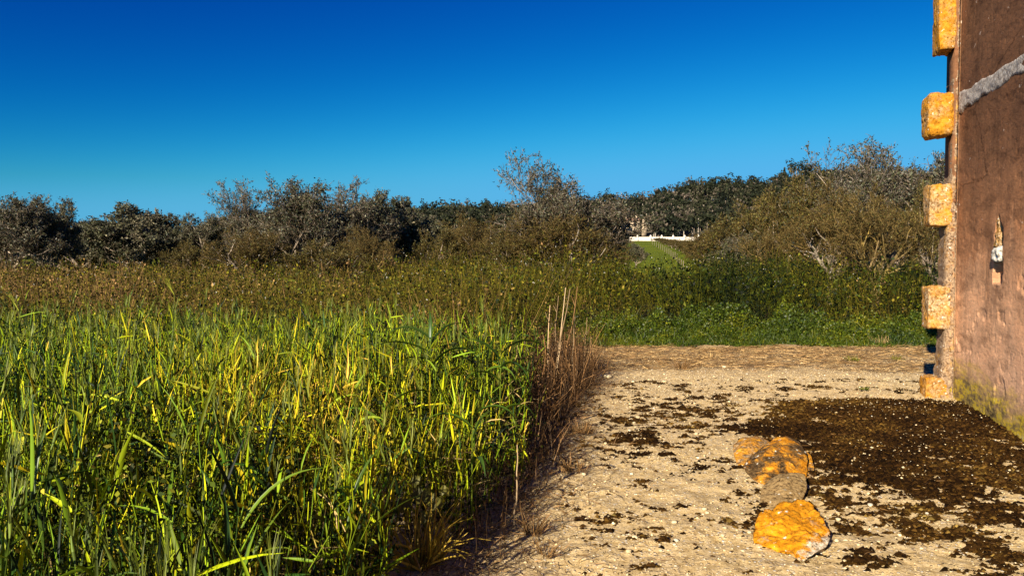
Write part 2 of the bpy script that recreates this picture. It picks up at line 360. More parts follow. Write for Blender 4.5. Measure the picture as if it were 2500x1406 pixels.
# ------------------------------------------------------------------ wall with toothed end
C0 = gp(2328, 975); C1 = gp(2500, 1088); U = (C0 - C1).normalized(); NRM = Vector((-U.y, U.x, 0))      # U runs away from the camera, NRM faces left
WALL_H, WALL_L = 5.3, 10.5
def wallpt(px, py):
    d = ray(px, py); o = Vector((0, 0, CAMH)); t = (C0 - o).dot(NRM) / d.dot(NRM); P = o + d * t
    return ((C0 - P).dot(U), P.z)          # s = distance from the far corner towards the camera, z
def wpos(s, z, d=0): P = C0 - U * s + NRM * d; return Vector((P.x, P.y, z))
def stone_mat(name, lich, base1, base2, lo=.42, hi=.58, scale=6, lich2=None, flank=None):
    m, N, L = newmat(name); tc = N.new('ShaderNodeTexCoord'); co = tc.outputs['Object']
    a = ntex(N, L, co, scale, 10, .74, dist=.3); bb = ntex(N, L, co, 45, 6, .75); c = ntex(N, L, co, 17, 5, .7)
    r1 = ramp(N, [(.32, tuple(x * .25 for x in base1)), (.46, base1), (.62, base2)]); L.new(bb.outputs[0], r1.inputs[0])
    rl = ramp(N, [(.3, tuple(x * .6 for x in lich)), (.5, lich), (.75, lich2 or (.85, .5, .08))]); L.new(c.outputs[0], rl.inputs[0])
    f = ramp(N, [(lo, (0, 0, 0)), (hi, (1, 1, 1))]); L.new(a.outputs[0], f.inputs[0])
    ff = f.outputs[0]
    if flank:      # bare pale stone along one side, where the lichen stops
        sx = N.new('ShaderNodeSeparateXYZ'); L.new(co, sx.inputs[0])
        q1 = N.new('ShaderNodeMath'); q1.operation = 'SUBTRACT'; L.new(sx.outputs[0], q1.inputs[0]); L.new(sx.outputs[1], q1.inputs[1])
        q2 = N.new('ShaderNodeMath'); q2.operation = 'MULTIPLY_ADD'; L.new(c.outputs[0], q2.inputs[0]); q2.inputs[1].default_value = .5; L.new(q1.outputs[0], q2.inputs[2])
        q3 = N.new('ShaderNodeMapRange'); q3.inputs[1].default_value = flank + .07; q3.inputs[2].default_value = flank; L.new(q2.outputs[0], q3.inputs[0])
        q4 = N.new('ShaderNodeMath'); q4.operation = 'MULTIPLY'; L.new(ff, q4.inputs[0]); L.new(q3.outputs[0], q4.inputs[1]); ff = q4.outputs[0]
    col = mixc(N, L, ff, r1.outputs[0], rl.outputs[0])
    sp_ = ramp(N, [(.66, (0, 0, 0)), (.70, (1, 1, 1))]); L.new(ntex(N, L, co, 24, 3, .5).outputs[0], sp_.inputs[0])
    col = mixc(N, L, sp_.outputs[0], col, (.8, .75, .62))
    dk = ramp(N, [(.34, (.10, .05, .02)), (.46, (1, 1, 1))]); L.new(bb.outputs[0], dk.inputs[0])
    col = mixc(N, L, .85, col, dk.outputs[0], 'MULTIPLY')
    p = N.new('ShaderNodeBsdfPrincipled'); p.inputs['Roughness'].default_value = .92; p.inputs['Specular IOR Level'].default_value = .15
    L.new(col, p.inputs['Base Color']); bumped(N, L, p, bb.outputs[0], .8, .02)
    o_ = N.new('ShaderNodeOutputMaterial'); L.new(p.outputs[0], o_.inputs[0]); return m
M['sandstone'] = stone_mat('lichened_sandstone', (.56, .23, .014), (.28, .15, .06), (.60, .42, .22), .37, .55, 5, (.74, .40, .05))
M['rubble'] = stone_mat('rubble_edge', (.42, .20, .05), (.24, .15, .09), (.48, .33, .20), .52, .64, 4)
M['sandstone_b'] = stone_mat('pale_sandstone', (.58, .25, .02), (.33, .19, .08), (.68, .52, .32), .41, .60, 5, (.76, .45, .09))

m, N, L = newmat('weathered_plaster')
tc = N.new('ShaderNodeTexCoord'); co = tc.outputs['Object']; sep = N.new('ShaderNodeSeparateXYZ'); L.new(co, sep.inputs[0])
K3 = (.38, .38, 1); big = ntex(N, L, co, .9, 5, .6, K3); st = ntex(N, L, co, 3.2, 7, .7, (1, 1, .22)); fine = ntex(N, L, co, 42, 7, .75, K3); mid = ntex(N, L, co, 6, 6, .7, K3)
hh = N.new('ShaderNodeMath'); hh.operation = 'MULTIPLY_ADD'; L.new(big.outputs[0], hh.inputs[0]); hh.inputs[1].default_value = 1.5; L.new(sep.outputs[2], hh.inputs[2])
h2 = N.new('ShaderNodeMath'); h2.operation = 'MULTIPLY_ADD'; L.new(st.outputs[0], h2.inputs[0]); h2.inputs[1].default_value = 1.9; L.new(hh.outputs[0], h2.inputs[2])
mr = N.new('ShaderNodeMapRange'); mr.inputs[1].default_value = 1.9; mr.inputs[2].default_value = 4.5; L.new(h2.outputs[0], mr.inputs[0])
cz = ramp(N, [(0, (.95, .56, .33)), (.32, (.80, .44, .24)), (.58, (.42, .20, .095)), (1, (.21, .098, .048))]); L.new(mr.outputs[0], cz.inputs[0])
fr = ramp(N, [(.28, (.35, .3, .28)), (.45, (.9, .9, .9)), (.7, (1.25, 1.2, 1.15))]); L.new(fine.outputs[0], fr.inputs[0])
c1 = mixc(N, L, .75, cz.outputs[0], fr.outputs[0], 'MULTIPLY')
mdr = ramp(N, [(.35, (.42, .38, .36)), (.5, (1, 1, 1)), (.68, (1.3, 1.22, 1.15))]); L.new(mid.outputs[0], mdr.inputs[0])
c1 = mixc(N, L, .7, c1, mdr.outputs[0], 'MULTIPLY')
fk = ramp(N, [(.69, (0, 0, 0)), (.73, (1, 1, 1))]); L.new(ntex(N, L, co, 22, 4, .6, (.4, .4, .6)).outputs[0], fk.inputs[0])
c1 = mixc(N, L, fk.outputs[0], c1, (.62, .47, .36))
# hairline cracks and dark rain streaks
vc = N.new('ShaderNodeTexVoronoi'); vc.feature = 'DISTANCE_TO_EDGE'; vc.inputs['Scale'].default_value = 1.1
mpv = N.new('ShaderNodeMapping'); mpv.inputs['Scale'].default_value = (.5, .5, 1.0); L.new(co, mpv.inputs[0])
wv_ = mixc(N, L, .16, mpv.outputs[0], mid.outputs['Color']); L.new(wv_, vc.inputs[0])
ck = ramp(N, [(.002, (.45, .4, .36)), (.008, (1, 1, 1))]); L.new(vc.outputs['Distance'], ck.inputs[0])
ckm = ramp(N, [(.50, (0, 0, 0)), (.56, (1, 1, 1))]); L.new(big.outputs[0], ckm.inputs[0])
c1 = mixc(N, L, ckm.outputs[0], c1, mixc(N, L, 1.0, c1, ck.outputs[0], 'MULTIPLY'))
sk = ntex(N, L, co, 3.4, 7, .72, (.8, .8, .16)); skr = ramp(N, [(.30, (.5, .47, .46)), (.46, (1, 1, 1)), (.70, (1.2, 1.12, 1.05))]); L.new(sk.outputs[0], skr.inputs[0])
c1 = mixc(N, L, .75, c1, skr.outputs[0], 'MULTIPLY')
# yellow-green lichen creeping up from the foot of the wall
bz = N.new('ShaderNodeMath'); bz.operation = 'MULTIPLY_ADD'; L.new(mid.outputs[0], bz.inputs[0]); bz.inputs[1].default_value = -.9; L.new(sep.outputs[2], bz.inputs[2])
bz2 = N.new('ShaderNodeMath'); bz2.operation = 'MULTIPLY_ADD'; L.new(sep.outputs[0], bz2.inputs[0]); bz2.inputs[1].default_value = -.18; L.new(bz.outputs[0], bz2.inputs[2]); 
bm_ = N.new('ShaderNodeMapRange'); bm_.inputs[1].default_value = .06 - .18 * C0.x; bm_.inputs[2].default_value = -.22 - .18 * C0.x; L.new(bz2.outputs[0], bm_.inputs[0])
lc = ramp(N, [(.34, (.07, .05, .02)), (.46, (.32, .22, .08)), (.55, (.70, .48, .02)), (.70, (.50, .44, .26))]); L.new(ntex(N, L, co, 14, 7, .75, K3).outputs[0], lc.inputs[0])
c1 = mixc(N, L, bm_.outputs[0], c1, lc.outputs[0])
p = N.new('ShaderNodeBsdfPrincipled'); p.inputs['Roughness'].default_value = .93; p.inputs['Specular IOR Level'].default_value = .15
L.new(c1, p.inputs['Base Color'])
bh = N.new('ShaderNodeMath'); bh.operation = 'ADD'; L.new(fine.outputs[0], bh.inputs[0]); L.new(mid.outputs[0], bh.inputs[1]); bumped(N, L, p, bh.outputs[0], .5, .014)
o_ = N.new('ShaderNodeOutputMaterial'); L.new(p.outputs[0], o_.inputs[0]); M['plaster'] = m
m, N, L = newmat('grey_mortar'); tc = N.new('ShaderNodeTexCoord'); co = tc.outputs['Object']
f_ = ntex(N, L, co, 30, 6, .7); r_ = ramp(N, [(.36, (.20, .15, .12)), (.5, (.42, .36, .31)), (.66, (.66, .60, .54))]); L.new(f_.outputs[0], r_.inputs[0])
p = N.new('ShaderNodeBsdfPrincipled'); p.inputs['Roughness'].default_value = .95; L.new(r_.outputs[0], p.inputs['Base Color']); bumped(N, L, p, f_.outputs[0], .8, .02)
o_ = N.new('ShaderNodeOutputMaterial'); L.new(p.outputs[0], o_.inputs[0]); M['mortar'] = m

wall = empty('plastered_wall', (0, 0, 0), label='tall weathered brown plaster wall with toothed stone end standing right of the gravel', cat='wall')
s1 = 3.0
SS = np.arange(0, s1 + .001, .0145); ZZ = np.arange(-.1, WALL_H, .0165)
S_, Z_ = np.meshgrid(SS, ZZ)
slit = [wallpt(2437, 522), wallpt(2437, 690)]; sc = slit[0][0]; zt, zb = slit[0][1], slit[1][1]
rel = (fbm(S_ * .9, Z_ * .9, 60, 3) - .5) * .035 + (fbm(S_ * 3, Z_ * 8, 61, 5) - .5) * .006 - .004 * sstep(.70, .73, fbm(S_ * 12, Z_ * 30, 62, 3)) + (rng.random(S_.shape) - .5) * .0025
# shallow spalls in the render, low on the wall
sp1 = sstep(.635, .65, fbm(S_ * 2.0, Z_ * 3.0, 77, 5)) * sstep(2.4, 1.2, Z_)
rel -= sp1 * (.006 + .006 * fbm(S_ * 9, Z_ * 22, 79, 3))
wv = .15 * (fbm(Z_ * 4, Z_ * 0, 5, 3) - .5)
inside = (np.abs(S_ - sc - wv) < .125 * sstep(-.02, .22, zt - Z_) + .05 * (fbm(Z_ * 12, S_ * 0 + (S_ > sc), 8, 3) - .4)) & (Z_ < zt) & (Z_ > zb)
rel = np.where(inside, -.22, rel)
rel *= np.where(inside, 1, sstep(0, .05, S_) * .8 + .2)
P = C0[:]; V = np.stack([C0.x - U.x * S_ + NRM.x * rel, C0.y - U.y * S_ + NRM.y * rel, Z_], -1).reshape(-1, 3)
nx = len(SS); i = (np.arange(len(ZZ) - 1)[:, None] * nx + np.arange(nx - 1)[None]).ravel()
b = MB(); b.add(V, np.stack([i, i + nx, i + nx + 1, i + 1], 1)); b.build('plaster_face', M['plaster'], wall)
def boxw(sa, sb, da, db, za, zb_):
    c = [wpos(s, z, d) for z in (za, zb_) for (s, d) in ((sa, da), (sb, da), (sb, db), (sa, db))]
    return [tuple(v) for v in c], [(0, 3, 2, 1), (4, 5, 6, 7), (0, 1, 5, 4), (1, 2, 6, 5), (2, 3, 7, 6), (3, 0, 4, 7)]
b = MB(); b.add(*boxw(s1, WALL_L, .0, -.55, -.1, WALL_H)); b.add(*boxw(.0, s1 + .0, -.20, -.55, -.1, WALL_H + .0)); b.build('wall_core', M['plaster'], wall)

def blocky(ca, cb, seed, mat, name, parent, rough=.02, rnd=.05, n=14, frame=None, sub=None):
    """a worn squared stone between two corners (s, d, z) in wall space"""
    (s0, d0, z0), (s1_, d1, z1) = ca, cb
    h = Vector(((s1_ - s0) / 2, (d1 - d0) / 2, (z1 - z0) / 2)); c = Vector(((s0 + s1_) / 2, (d0 + d1) / 2, (z0 + z1) / 2))
    vs2, fs = [], []; idx = {}
    def vid(a, b_, k):
        key = (round(a, 5), round(b_, 5), round(k, 5))
        if key not in idx:
            v = Vector((a * abs(h.x), b_ * abs(h.y), k * abs(h.z)))
            inner = Vector((max(-abs(h.x) + rnd, min(abs(h.x) - rnd, v.x)), max(-abs(h.y) + rnd, min(abs(h.y) - rnd, v.y)), max(-abs(h.z) + rnd, min(abs(h.z) - rnd, v.z))))
            dv = v - inner
            if dv.length > 1e-6: v = inner + dv.normalized() * min(rnd, dv.length)
            nd = v.normalized()
            q = v * 1.0 + Vector((seed * 3.1, seed, 0))
            dsp = (mnoise.fractal(q * 6, .8, 2.0, 4) * .9 + mnoise.fractal(q * 22, .8, 2, 3) * .5) * rough
            v = v + nd * dsp + mnoise.noise_vector(q * 3) * rough * .6
            idx[key] = len(vs2); vs2.append(tuple(wpos(c.x + v.x, c.z + v.z, c.y + v.y)))
        return idx[key]
    for ax in range(3):
        for sg in (-1, 1):
            for i_ in range(n):
                for j_ in range(n):
                    qd = []
                    for (a, b_) in ((i_, j_), (i_ + 1, j_), (i_ + 1, j_ + 1), (i_, j_ + 1)):
                        l = [0, 0, 0]; l[ax] = sg; l[(ax + 1) % 3] = a / n * 2 - 1; l[(ax + 2) % 3] = b_ / n * 2 - 1; qd.append(vid(*l))
                    fs.append(qd if sg > 0 else qd[::-1])
    mb = MB(); mb.add(vs2, fs); return mb.build(name, mat, parent, smooth=True)

# broken return: a narrow strip facing the camera, with long stones toothing out of it
YC = C0.y
def dleft(px):   # how far left of the wall face a point at the corner depth reaches
    return (2328 - px - 8) / F * YC * 1.0
def zc(py): return zat(py, YC)
strip_edges = [(-60, 2310), (124, 2312), (215, 2308), (340, 2309), (440, 2306), (555, 2302), (620, 2300), (690, 2300), (810, 2298), (920, 2292), (1000, 2290)]
strip = []
zs = np.arange(-.1, WALL_H, .02)
b = MB(); cols = 9; V = []
for z in zs:
    pyv = proj(C0.x, YC, z)[1]
    ex = dleft(np.interp(pyv, [e[0] for e in strip_edges], [e[1] for e in strip_edges]))
    ex += (float(vnoise(z * 3, 1.0, 3)) - .5) * .02 + (float(fbm(z * 14, 1.0, 4, 4)) - .5) * .028
    prof_ = [(0.03, .012), (.0, .02)] + [(-.0, ex * k / 4) for k in (1, 2, 3)] + [(-.012, ex), (-.10, ex + .008), (-.24, ex - .005), (-.36, ex)]
    for (s, d) in prof_:
        n_ = mnoise.fractal(Vector((s * 14, d * 24, z * 16)), .9, 2, 5) * .009
        V.append(tuple(wpos(s - 0 + (n_ if s > -.05 else 0), z, d + (n_ if s <= -.05 else 0))))
nc = len(prof_); i = (np.arange(len(zs) - 1)[:, None] * nc + np.arange(nc - 1)[None]).ravel()
b.add(V, np.stack([i, i + 1, i + nc + 1, i + nc], 1)); b.build('rubble_core', M['rubble'], wall)
b = MB(); b.add(*boxw(-.002, -.36, -.5, .05, -.1, WALL_H - .02)); b.build('return_core', M['plaster'], wall)
teeth = [(-70, 118, 2273, 'sandstone', 'orange lichened topmost tooth stone'), (222, 330, 2253, 'sandstone', 'rounded tooth stone with white top edge beside the mortar band'),
         (447, 550, 2261, 'sandstone_b', 'pale orange tooth stone'), (702, 803, 2261, 'sandstone_b', 'pitted whitish tooth stone'), (926, 985, 2259, 'sandstone', 'orange lichen patched foot stone')]
for k, (y0, y1, xl, mt, lb) in enumerate(teeth):
    o = blocky((.0 + .006 * (k % 2), .045, zc(y1)), (-.34, dleft(xl), zc(y0)), k + 2, M[mt], 'tooth_stone', wall, rough=.022, rnd=.05 if k == 1 else .018, n=30)
    o['label'] = lb
# stones wedged into the slit
s_, z_ = wallpt(2437, 560)
a = [(2437, 545, 590, .03, 'sandstone_b', .045), (2437, 605, 640, .035, 'mortar_', .05), (2440, 650, 688, -.02, 'sandstone', .04)]
for k, (px, y0, y1, pr, mt, hw) in enumerate([(2434, 528, 603, .0, 'sandstone_b', .06), (2440, 605, 642, .03, 'white', .08), (2444, 649, 684, -.05, 'sandstone', .055)]):
    sA, zA = wallpt(px, y0); sB, zB = wallpt(px, y1)
    mm_ = M['sandstone_b'] if mt != 'white' else None
    if mt == 'white':
        M['white_stone'] = stone_mat('white_stone', (.5, .45, .36), (.6, .54, .45), (.85, .82, .75), .7, .8, 5); mm_ = M['white_stone']
    elif mt == 'sandstone': mm_ = M['sandstone']
    o = blocky((sA - hw, -.22, zB), (sA + hw, pr, zA), 20 + k, mm_, 'wedge_stone', wall, rough=.035, rnd=.03, n=12)
    o['label'] = ['long orange stone wedged in the slit', 'white stone wedged in the middle of the slit', 'small brown stone at the foot of the slit'][k]
# mortar band climbing to the right
pts = [wallpt(x, y) for x, y in ((2322, 262), (2360, 240), (2400, 212), (2450, 180), (2500, 158), (2700, 70))]
ss = np.array([p_[0] for p_ in pts]); zz = np.array([p_[1] for p_ in pts])
sg = np.arange(-.005, s1 - .02, .012); K = 12; V = []
for s in sg:
    zc_ = float(np.interp(s, ss, zz)); w = .085 + .04 * float(vnoise(s * 1.5, 0, 9)) - .01
    lo = zc_ - w - .13 * (float(fbm(s * 3.5, 0, 15, 5)) - .35); hi = zc_ + w + .09 * (float(fbm(s * 3, 3, 16, 5)) - .5)
    for k in range(K + 1):
        t = k / K; e = min(1, 5 * min(t, 1 - t)); n_ = .009 * mnoise.fractal(Vector((s * 5, t * 3, 4)), .8, 2, 4)
        V.append(tuple(wpos(s, lo + (hi - lo) * t, -.02 + (.033 + n_) * min(1, e * 1.6) ** .5)))
i = (np.arange(len(sg) - 1)[:, None] * (K + 1) + np.arange(K)[None]).ravel()
b = MB(); b.add(V, np.stack([i, i + 1, i + K + 2, i + K + 1], 1)); b.build('mortar_band', M['mortar'], wall)

# ------------------------------------------------------------------ rocks beside the moss
M['rock_orange'] = stone_mat('orange_lichen_rock', (.78, .30, .008), (.60, .46, .30), (.80, .72, .58), .30, .42, 4, (.90, .46, .03), .455)
M['rock_dark'] = stone_mat('dark_lichen_rock', (.74, .28, .010), (.075, .042, .016), (.22, .13, .05), .46, .56, 6)
M['rock_tan'] = stone_mat('tan_rock', (.36, .22, .07), (.32, .20, .08), (.46, .31, .14), .6, .8, 7, (.5, .34, .16))
M['rock_mixed'] = stone_mat('mixed_lichen_rock', (.70, .29, .015), (.22, .13, .06), (.52, .38, .22), .43, .54, 9)
def rock(name, outline, H, mat, seed, label, peak=(.5, .5), rough=.012, pow_=2.6, under=.80, facet=False):
    pts = [gp(a_, b_, z_) for a_, b_, z_ in outline]; n = len(pts)
    cen = sum(pts, Vector()) / n; base = Vector((cen.x, cen.y, 0))
    A_ = 120; rings = 26; V = []; Fs = []
    cum = [0]
    for k in range(n): cum.append(cum[-1] + (pts[(k + 1) % n] - pts[k]).length)
    rim = []
    for k in range(A_):
        t = k / A_ * cum[-1]; j = max(q for q in range(n) if cum[q] <= t + 1e-9); f = (t - cum[j]) / (cum[j + 1] - cum[j])
        p0, p1, p2, p3 = pts[(j - 1) % n], pts[j], pts[(j + 1) % n], pts[(j + 2) % n]
        cat = .5 * ((2 * p1) + (p2 - p0) * f + (2 * p0 - 5 * p1 + 4 * p2 - p3) * f * f + (3 * p1 - p0 - 3 * p2 + p3) * f ** 3)
        lin = p1.lerp(p2, f); rim.append(cat * .55 + lin * .45)
    def nz(v, amp): 
        q = v * 1 + Vector((seed * 5.3, 0, 0)); return (mnoise.fractal(q * 9, .9, 2, 4) * .8 + .5 * mnoise.fractal(q * 40, .8, 2, 3) - 2.2 * (mnoise.voronoi(q * 8)[0][0] - .35)) * amp
    for r in range(rings + 1):
        f = r / rings
        for k in range(A_):
            v = cen.lerp(rim[k], f); z = v.z + H * (1 - f ** pow_)
            if r == 0: k0 = 0
            v = Vector((v.x, v.y, z)); am = nz(v, rough)
            if r > 0: v += Vector(((rim[k] - cen).x * am * 1.4, (rim[k] - cen).y * am * 1.4, am))
            else: v.z += nz(Vector((cen.x, cen.y, z)), rough)
            V.append(v - base)
    for r in range(1, 5):
        f = r / 4
        for k in range(A_):
            v = rim[k]; zz_ = v.z * (1 - f) - .012 * f; pull = 1 - (1 - under) * math.sin(f * math.pi / 2)
            w = Vector((cen.x + (v.x - cen.x) * pull, cen.y + (v.y - cen.y) * pull, zz_)); w += (w - cen).normalized() * nz(w, rough * .8)
            V.append(w - base)
    for r in range(rings + 4):
        for k in range(A_): Fs.append((r * A_ + k, r * A_ + (k + 1) % A_, (r + 1) * A_ + (k + 1) % A_, (r + 1) * A_ + k))
    Fs = [f if r_ else f for r_, f in enumerate(Fs)]
    mb = MB(); mb.add([tuple(v) for v in V], Fs); o = mb.build(name, mat, smooth=not facet); o.location = base
    return tag(o, label, 'rock')
rock('rock', [(1836, 1290, .07), (1845, 1262, .085), (1868, 1240, .09), (1905, 1228, .09), (1945, 1224, .095), (1985, 1232, .09), (2008, 1262, .085), (2030, 1296, .08), (2022, 1325, .07),
              (1998, 1345, .05), (1962, 1362, .04), (1930, 1350, .035), (1900, 1342, .03), (1868, 1332, .03), (1838, 1318, .04)], .02, M['rock_orange'], 1,
     'bright orange lichen covered flat rock nearest the camera in the row of rocks', rough=.02, under=.82, facet=True)
rock('rock', [(1857, 1232, .015), (1858, 1196, .05), (1876, 1170, .09), (1905, 1154, .12), (1940, 1151, .125), (1966, 1158, .11), (1970, 1190, .07), (1958, 1218, .035), (1922, 1240, .02), (1890, 1250, .01)], .028, M['rock_tan'], 2,
     'plain tan rock with broken facet between the orange slab and the dark rock', rough=.008, under=.9, facet=True)
rock('rock', [(1815, 1140, .06), (1830, 1112, .10), (1862, 1088, .15), (1895, 1068, .185), (1925, 1064, .19), (1955, 1080, .165), (1970, 1105, .125), (1972, 1140, .07), (1968, 1165, .04), (1930, 1176, .03), (1880, 1184, .02), (1840, 1170, .03)], .05, M['rock_dark'], 3,
     'dark domed rock with orange lichen patches in the middle of the row', rough=.010, under=.88, facet=True)
rock('rock', [(1790, 1080, .07), (1815, 1066, .09), (1850, 1064, .09), (1882, 1080, .07), (1880, 1110, .04), (1850, 1130, .03), (1805, 1138, .02), (1792, 1112, .05)], .04, M['rock_mixed'], 4,
     'small mottled rock farthest from the camera half behind the dark rock', rough=.010)
rock('rock', [(1966, 1098, .09), (1980, 1112, .09), (1988, 1140, .06), (1986, 1172, .02), (1972, 1182, .015), (1966, 1160, .03), (1964, 1128, .06)], .01, M['rock_mixed'], 5,
     'narrow orange sliver of rock leaning against the right side of the dark rock', rough=.006)

# ------------------------------------------------------------------ stones and pebbles on the track
octv = np.array([[1, 0, 0], [-1, 0, 0], [0, 1, 0], [0, -1, 0], [0, 0, 1], [0, 0, -1.]])
octf = np.array([[0, 2, 4], [2, 1, 4], [1, 3, 4], [3, 0, 4], [2, 0, 5], [1, 2, 5], [3, 1, 5], [0, 3, 5]])
def in_track(x, y): return (x > xr(y) + .02 + .25 * vnoise(x * 0, y * 2.2, 8)) & (y < 12.7)
def wall_side(x, y): return (x - C0.x) * NRM.x + (y - C0.y) * NRM.y     # >0 left of the wall
n = 70000
y = 2.6 + (12.2 - 2.6) * rng.random(n) ** 1.25; x = -1.2 + 8.6 * rng.random(n)
den = .25 + 1.1 * fbm(x * .9, y * .9, 12, 3) ** 1.5 + .6 * np.exp(-((y - 9) / .9) ** 2) * (x > .8)
smooth_ = np.exp(-(((x - 3.4) / 1.3) ** 2 + ((y - 8.6) / .35) ** 2))
k = in_track(x, y) & (rng.random(n) < den * (1 - .8 * smooth_)) & (np.abs(x) < .72 * y + .2) & ((wall_side(x, y) > .02) | (y > 9))
x, y = x[k], y[k]; n = len(x)
sz = np.clip(rng.lognormal(-5.4, .38, n), .0026, .014) * (1 + .06 * y)
V = octv[None] * (1 + rng.normal(size=(n, 6, 3)) * .22); V = V + rng.normal(size=(n, 6, 3)) * .12
V = V * sz[:, None, None] * np.stack([np.ones(n), .6 + .4 * rng.random(n), .35 + .3 * rng.random(n)], 1)[:, None]
a = rng.random(n) * 6.28; ca, sa = np.cos(a)[:, None], np.sin(a)[:, None]
V = np.stack([V[..., 0] * ca - V[..., 1] * sa, V[..., 0] * sa + V[..., 1] * ca, V[..., 2]], -1)
md = mossd(x, y); V += np.stack([x, y, trackz(x, y) + sz * .12 + np.where(md > 0, .012 + .04 * np.clip(md, 0, .35), 0)], 1)[:, None]
kk = ~((md > .02) & (rng.random(n) < .72 + .45 * sstep(.62, .35, fbm(x * 1.4, y * 1.8, 99, 3)))); V = V[kk]; n2_ = len(V); 
b = MB(); b.add(V.reshape(-1, 3), ((np.arange(n2_) * 6)[:, None, None] + octf[None]).reshape(-1, 3), rep(np.clip(rng.normal(.5, .24, n2_), 0, 1), 6), rep(rng.random(n2_), 6))
tag(b.build('gravel', M['pebble']), 'loose pale limestone gravel strewn over the track', 'gravel', kind='stuff')

def stone_mesh(seed, name='stone', n=2):
    import bmesh
    bm = bmesh.new(); bmesh.ops.create_icosphere(bm, subdivisions=n, radius=1)
    for v in bm.verts:
        q = v.co + Vector((seed * 7.7, 0, 0)); v.co = v.co * (1 + .28 * mnoise.noise(q * 1.1) + .12 * mnoise.noise(q * 3)); v.co.z *= .5
        for ax in (0, 1): v.co[ax] = max(-.8, min(.85, v.co[ax]))
    V = [tuple(v.co) for v in bm.verts]; Fs = [[v.index for v in f.verts] for f in bm.faces]; bm.free()
    mb = MB(); mb.add(V, Fs, .62 + .3 * random.random(), random.random()); return mb.mesh(name, M['pebble'])
SM = [stone_mesh(k) for k in range(6)]
named = [((1484, 926), .11, 'flat white stone where the gravel meets the straw left of the track'), ((1466, 921), .05, 'small white stone touching the flat white stone'),
         ((1546, 935), .045, 'pale stone right of the flat white stone on the gravel'), ((1622, 934), .06, 'buff stone below the dry tuft in the straw'),
         ((1768, 904), .06, 'pale stone at the front edge of the straw strip in mid track'), ((1557, 1023), .05, 'white rounded stone alone on the gravel left of the moss'),
         ((1363, 1010), .04, 'white stone at the grass edge under the dry stalks'), ((1336, 1093), .04, 'round pale stone lying in the dead twigs'),
         ((1215, 1328), .03, 'white round pebble in the shade at the foot of the wheat'), ((1318, 1326), .03, 'pale pebble beside the dead tuft near the bottom'),
         ((2048, 1285), .035, 'white pebble just right of the orange slab'), ((2072, 1308), .03, 'white chip in the sand right of the orange slab'),
         ((1830, 1312), .03, 'white pebble left of the orange slab'), ((2125, 1240), .04, 'buff pebble in the moss right of the tan rock')]
def putstone(px, py, s, k):
    P = gp(px, py); o = link('stone', SM[k % 6]); o.location = (P.x, P.y, float(trackz(np.array(P.x), np.array(P.y))) + s * .18)
    o.scale = (s * .55, s * .45, s * .5); o.rotation_euler = (0, 0, random.random() * 6); return o
for k, ((px, py), s, lb) in enumerate(named): tag(putstone(px, py, s, k), lb, 'stone')
def peblab(px, py):
    a_ = 'straw strip' if py < 960 else 'middle of the track' if py < 1060 else 'row of orange rocks' if px > 1650 and py < 1250 else 'bottom edge of the picture' if py > 1250 else 'edge of the wheat'
    b_ = 'far left' if px < 1550 else 'left' if px < 1750 else 'centre' if px < 1950 else 'right' if px < 2150 else 'far right'
    return 'small pale pebble near the ' + a_ + ', ' + b_ + ' of the track'
cnt = 0
while cnt < 90:
    px, py = random.uniform(1350, 2290), 905 + 490 * random.random() ** 1.4
    P = gp(px, py)
    if not in_track(np.array(P.x), np.array(P.y)) or wall_side(P.x, P.y) < .1 or (1780 < px < 2040 and 1050 < py < 1380): continue
    cnt += 1; tag(putstone(px, py, random.uniform(.015, .034), cnt), peblab(px, py), 'pebble', 'loose pebbles on the track').name = 'pebble'

# ------------------------------------------------------------------ wheat and barley
def in_wheat(x, y): return (x < xr(y) - .30 * sstep(5.2, 8.0, y) - .12 + .26 * vnoise(y * 4, x * 4, 31)) & ~((y < 3.9) & (x / np.maximum(y, .1) * F + 1250 > 925 + 60 * vnoise(y * 5, 0 * y, 3))) & (y < 9.6 - 1.3 * np.exp(-((x + .6) / 1.3) ** 2) - .8 * vnoise(x * 1.3, 0 * y, 2))
NP = 15000
y = .95 + (9.7 - .95) * rng.random(NP) ** .8; x = -(.74 * y + .35) + rng.random(NP) * (.74 * y + .35 + 1.0)
k = in_wheat(x, y) & (np.hypot(x, y) > 1.0) & (rng.random(NP) < .45 + .8 * fbm(x * 1.2, y * 1.2, 17, 3))
cl_ = fbm(x * 4.2, y * 4.2, 19, 2); k2 = rng.random(len(x))[k] < sstep(.34, .62, cl_[k]) * .95 + .07; x, y = x[k][k2], y[k][k2]; NP = len(x); print('wheat plants', NP)
def yellow(x, y): return .36 * np.exp(-(((x + 1.3) / .9) ** 2 + ((y - 4.4) / 1.0) ** 2)) + .25 * np.exp(-(((x + .5) / .6) ** 2 + ((y - 3.0) / .6) ** 2))
H = .86 + .34 * (fbm(x * .8, y * .8, 31, 3) - .5) + rng.normal(size=NP) * .07
H *= np.interp(xr(y) - x, [0, .35, .8], [.62, .82, 1]); H = np.where(y < 2, H * (.78 + .11 * y), H)
H += .02 * sstep(-1.5, -3.5, x) + .22 * (fbm(x * 3.6, y * 3.6, 23, 2) - .5)
tint0 = np.clip(.26 + .5 * (fbm(x * .7, y * .7, 33, 3) - .35) + yellow(x, y) * .75 + rng.normal(size=NP) * .12 - .10 * sstep(6, 9, y), 0, 1)
az0 = rng.random(NP) * 6.28; leanv = rng.normal(size=(NP, 2)) * .13 + np.array([.05, .02])
z0 = np.zeros(NP)
def stempt(t): return np.stack([x + leanv[:, 0] * H * t ** 1.6, y + leanv[:, 1] * H * t ** 1.6, H * t], 1)
b = MB()
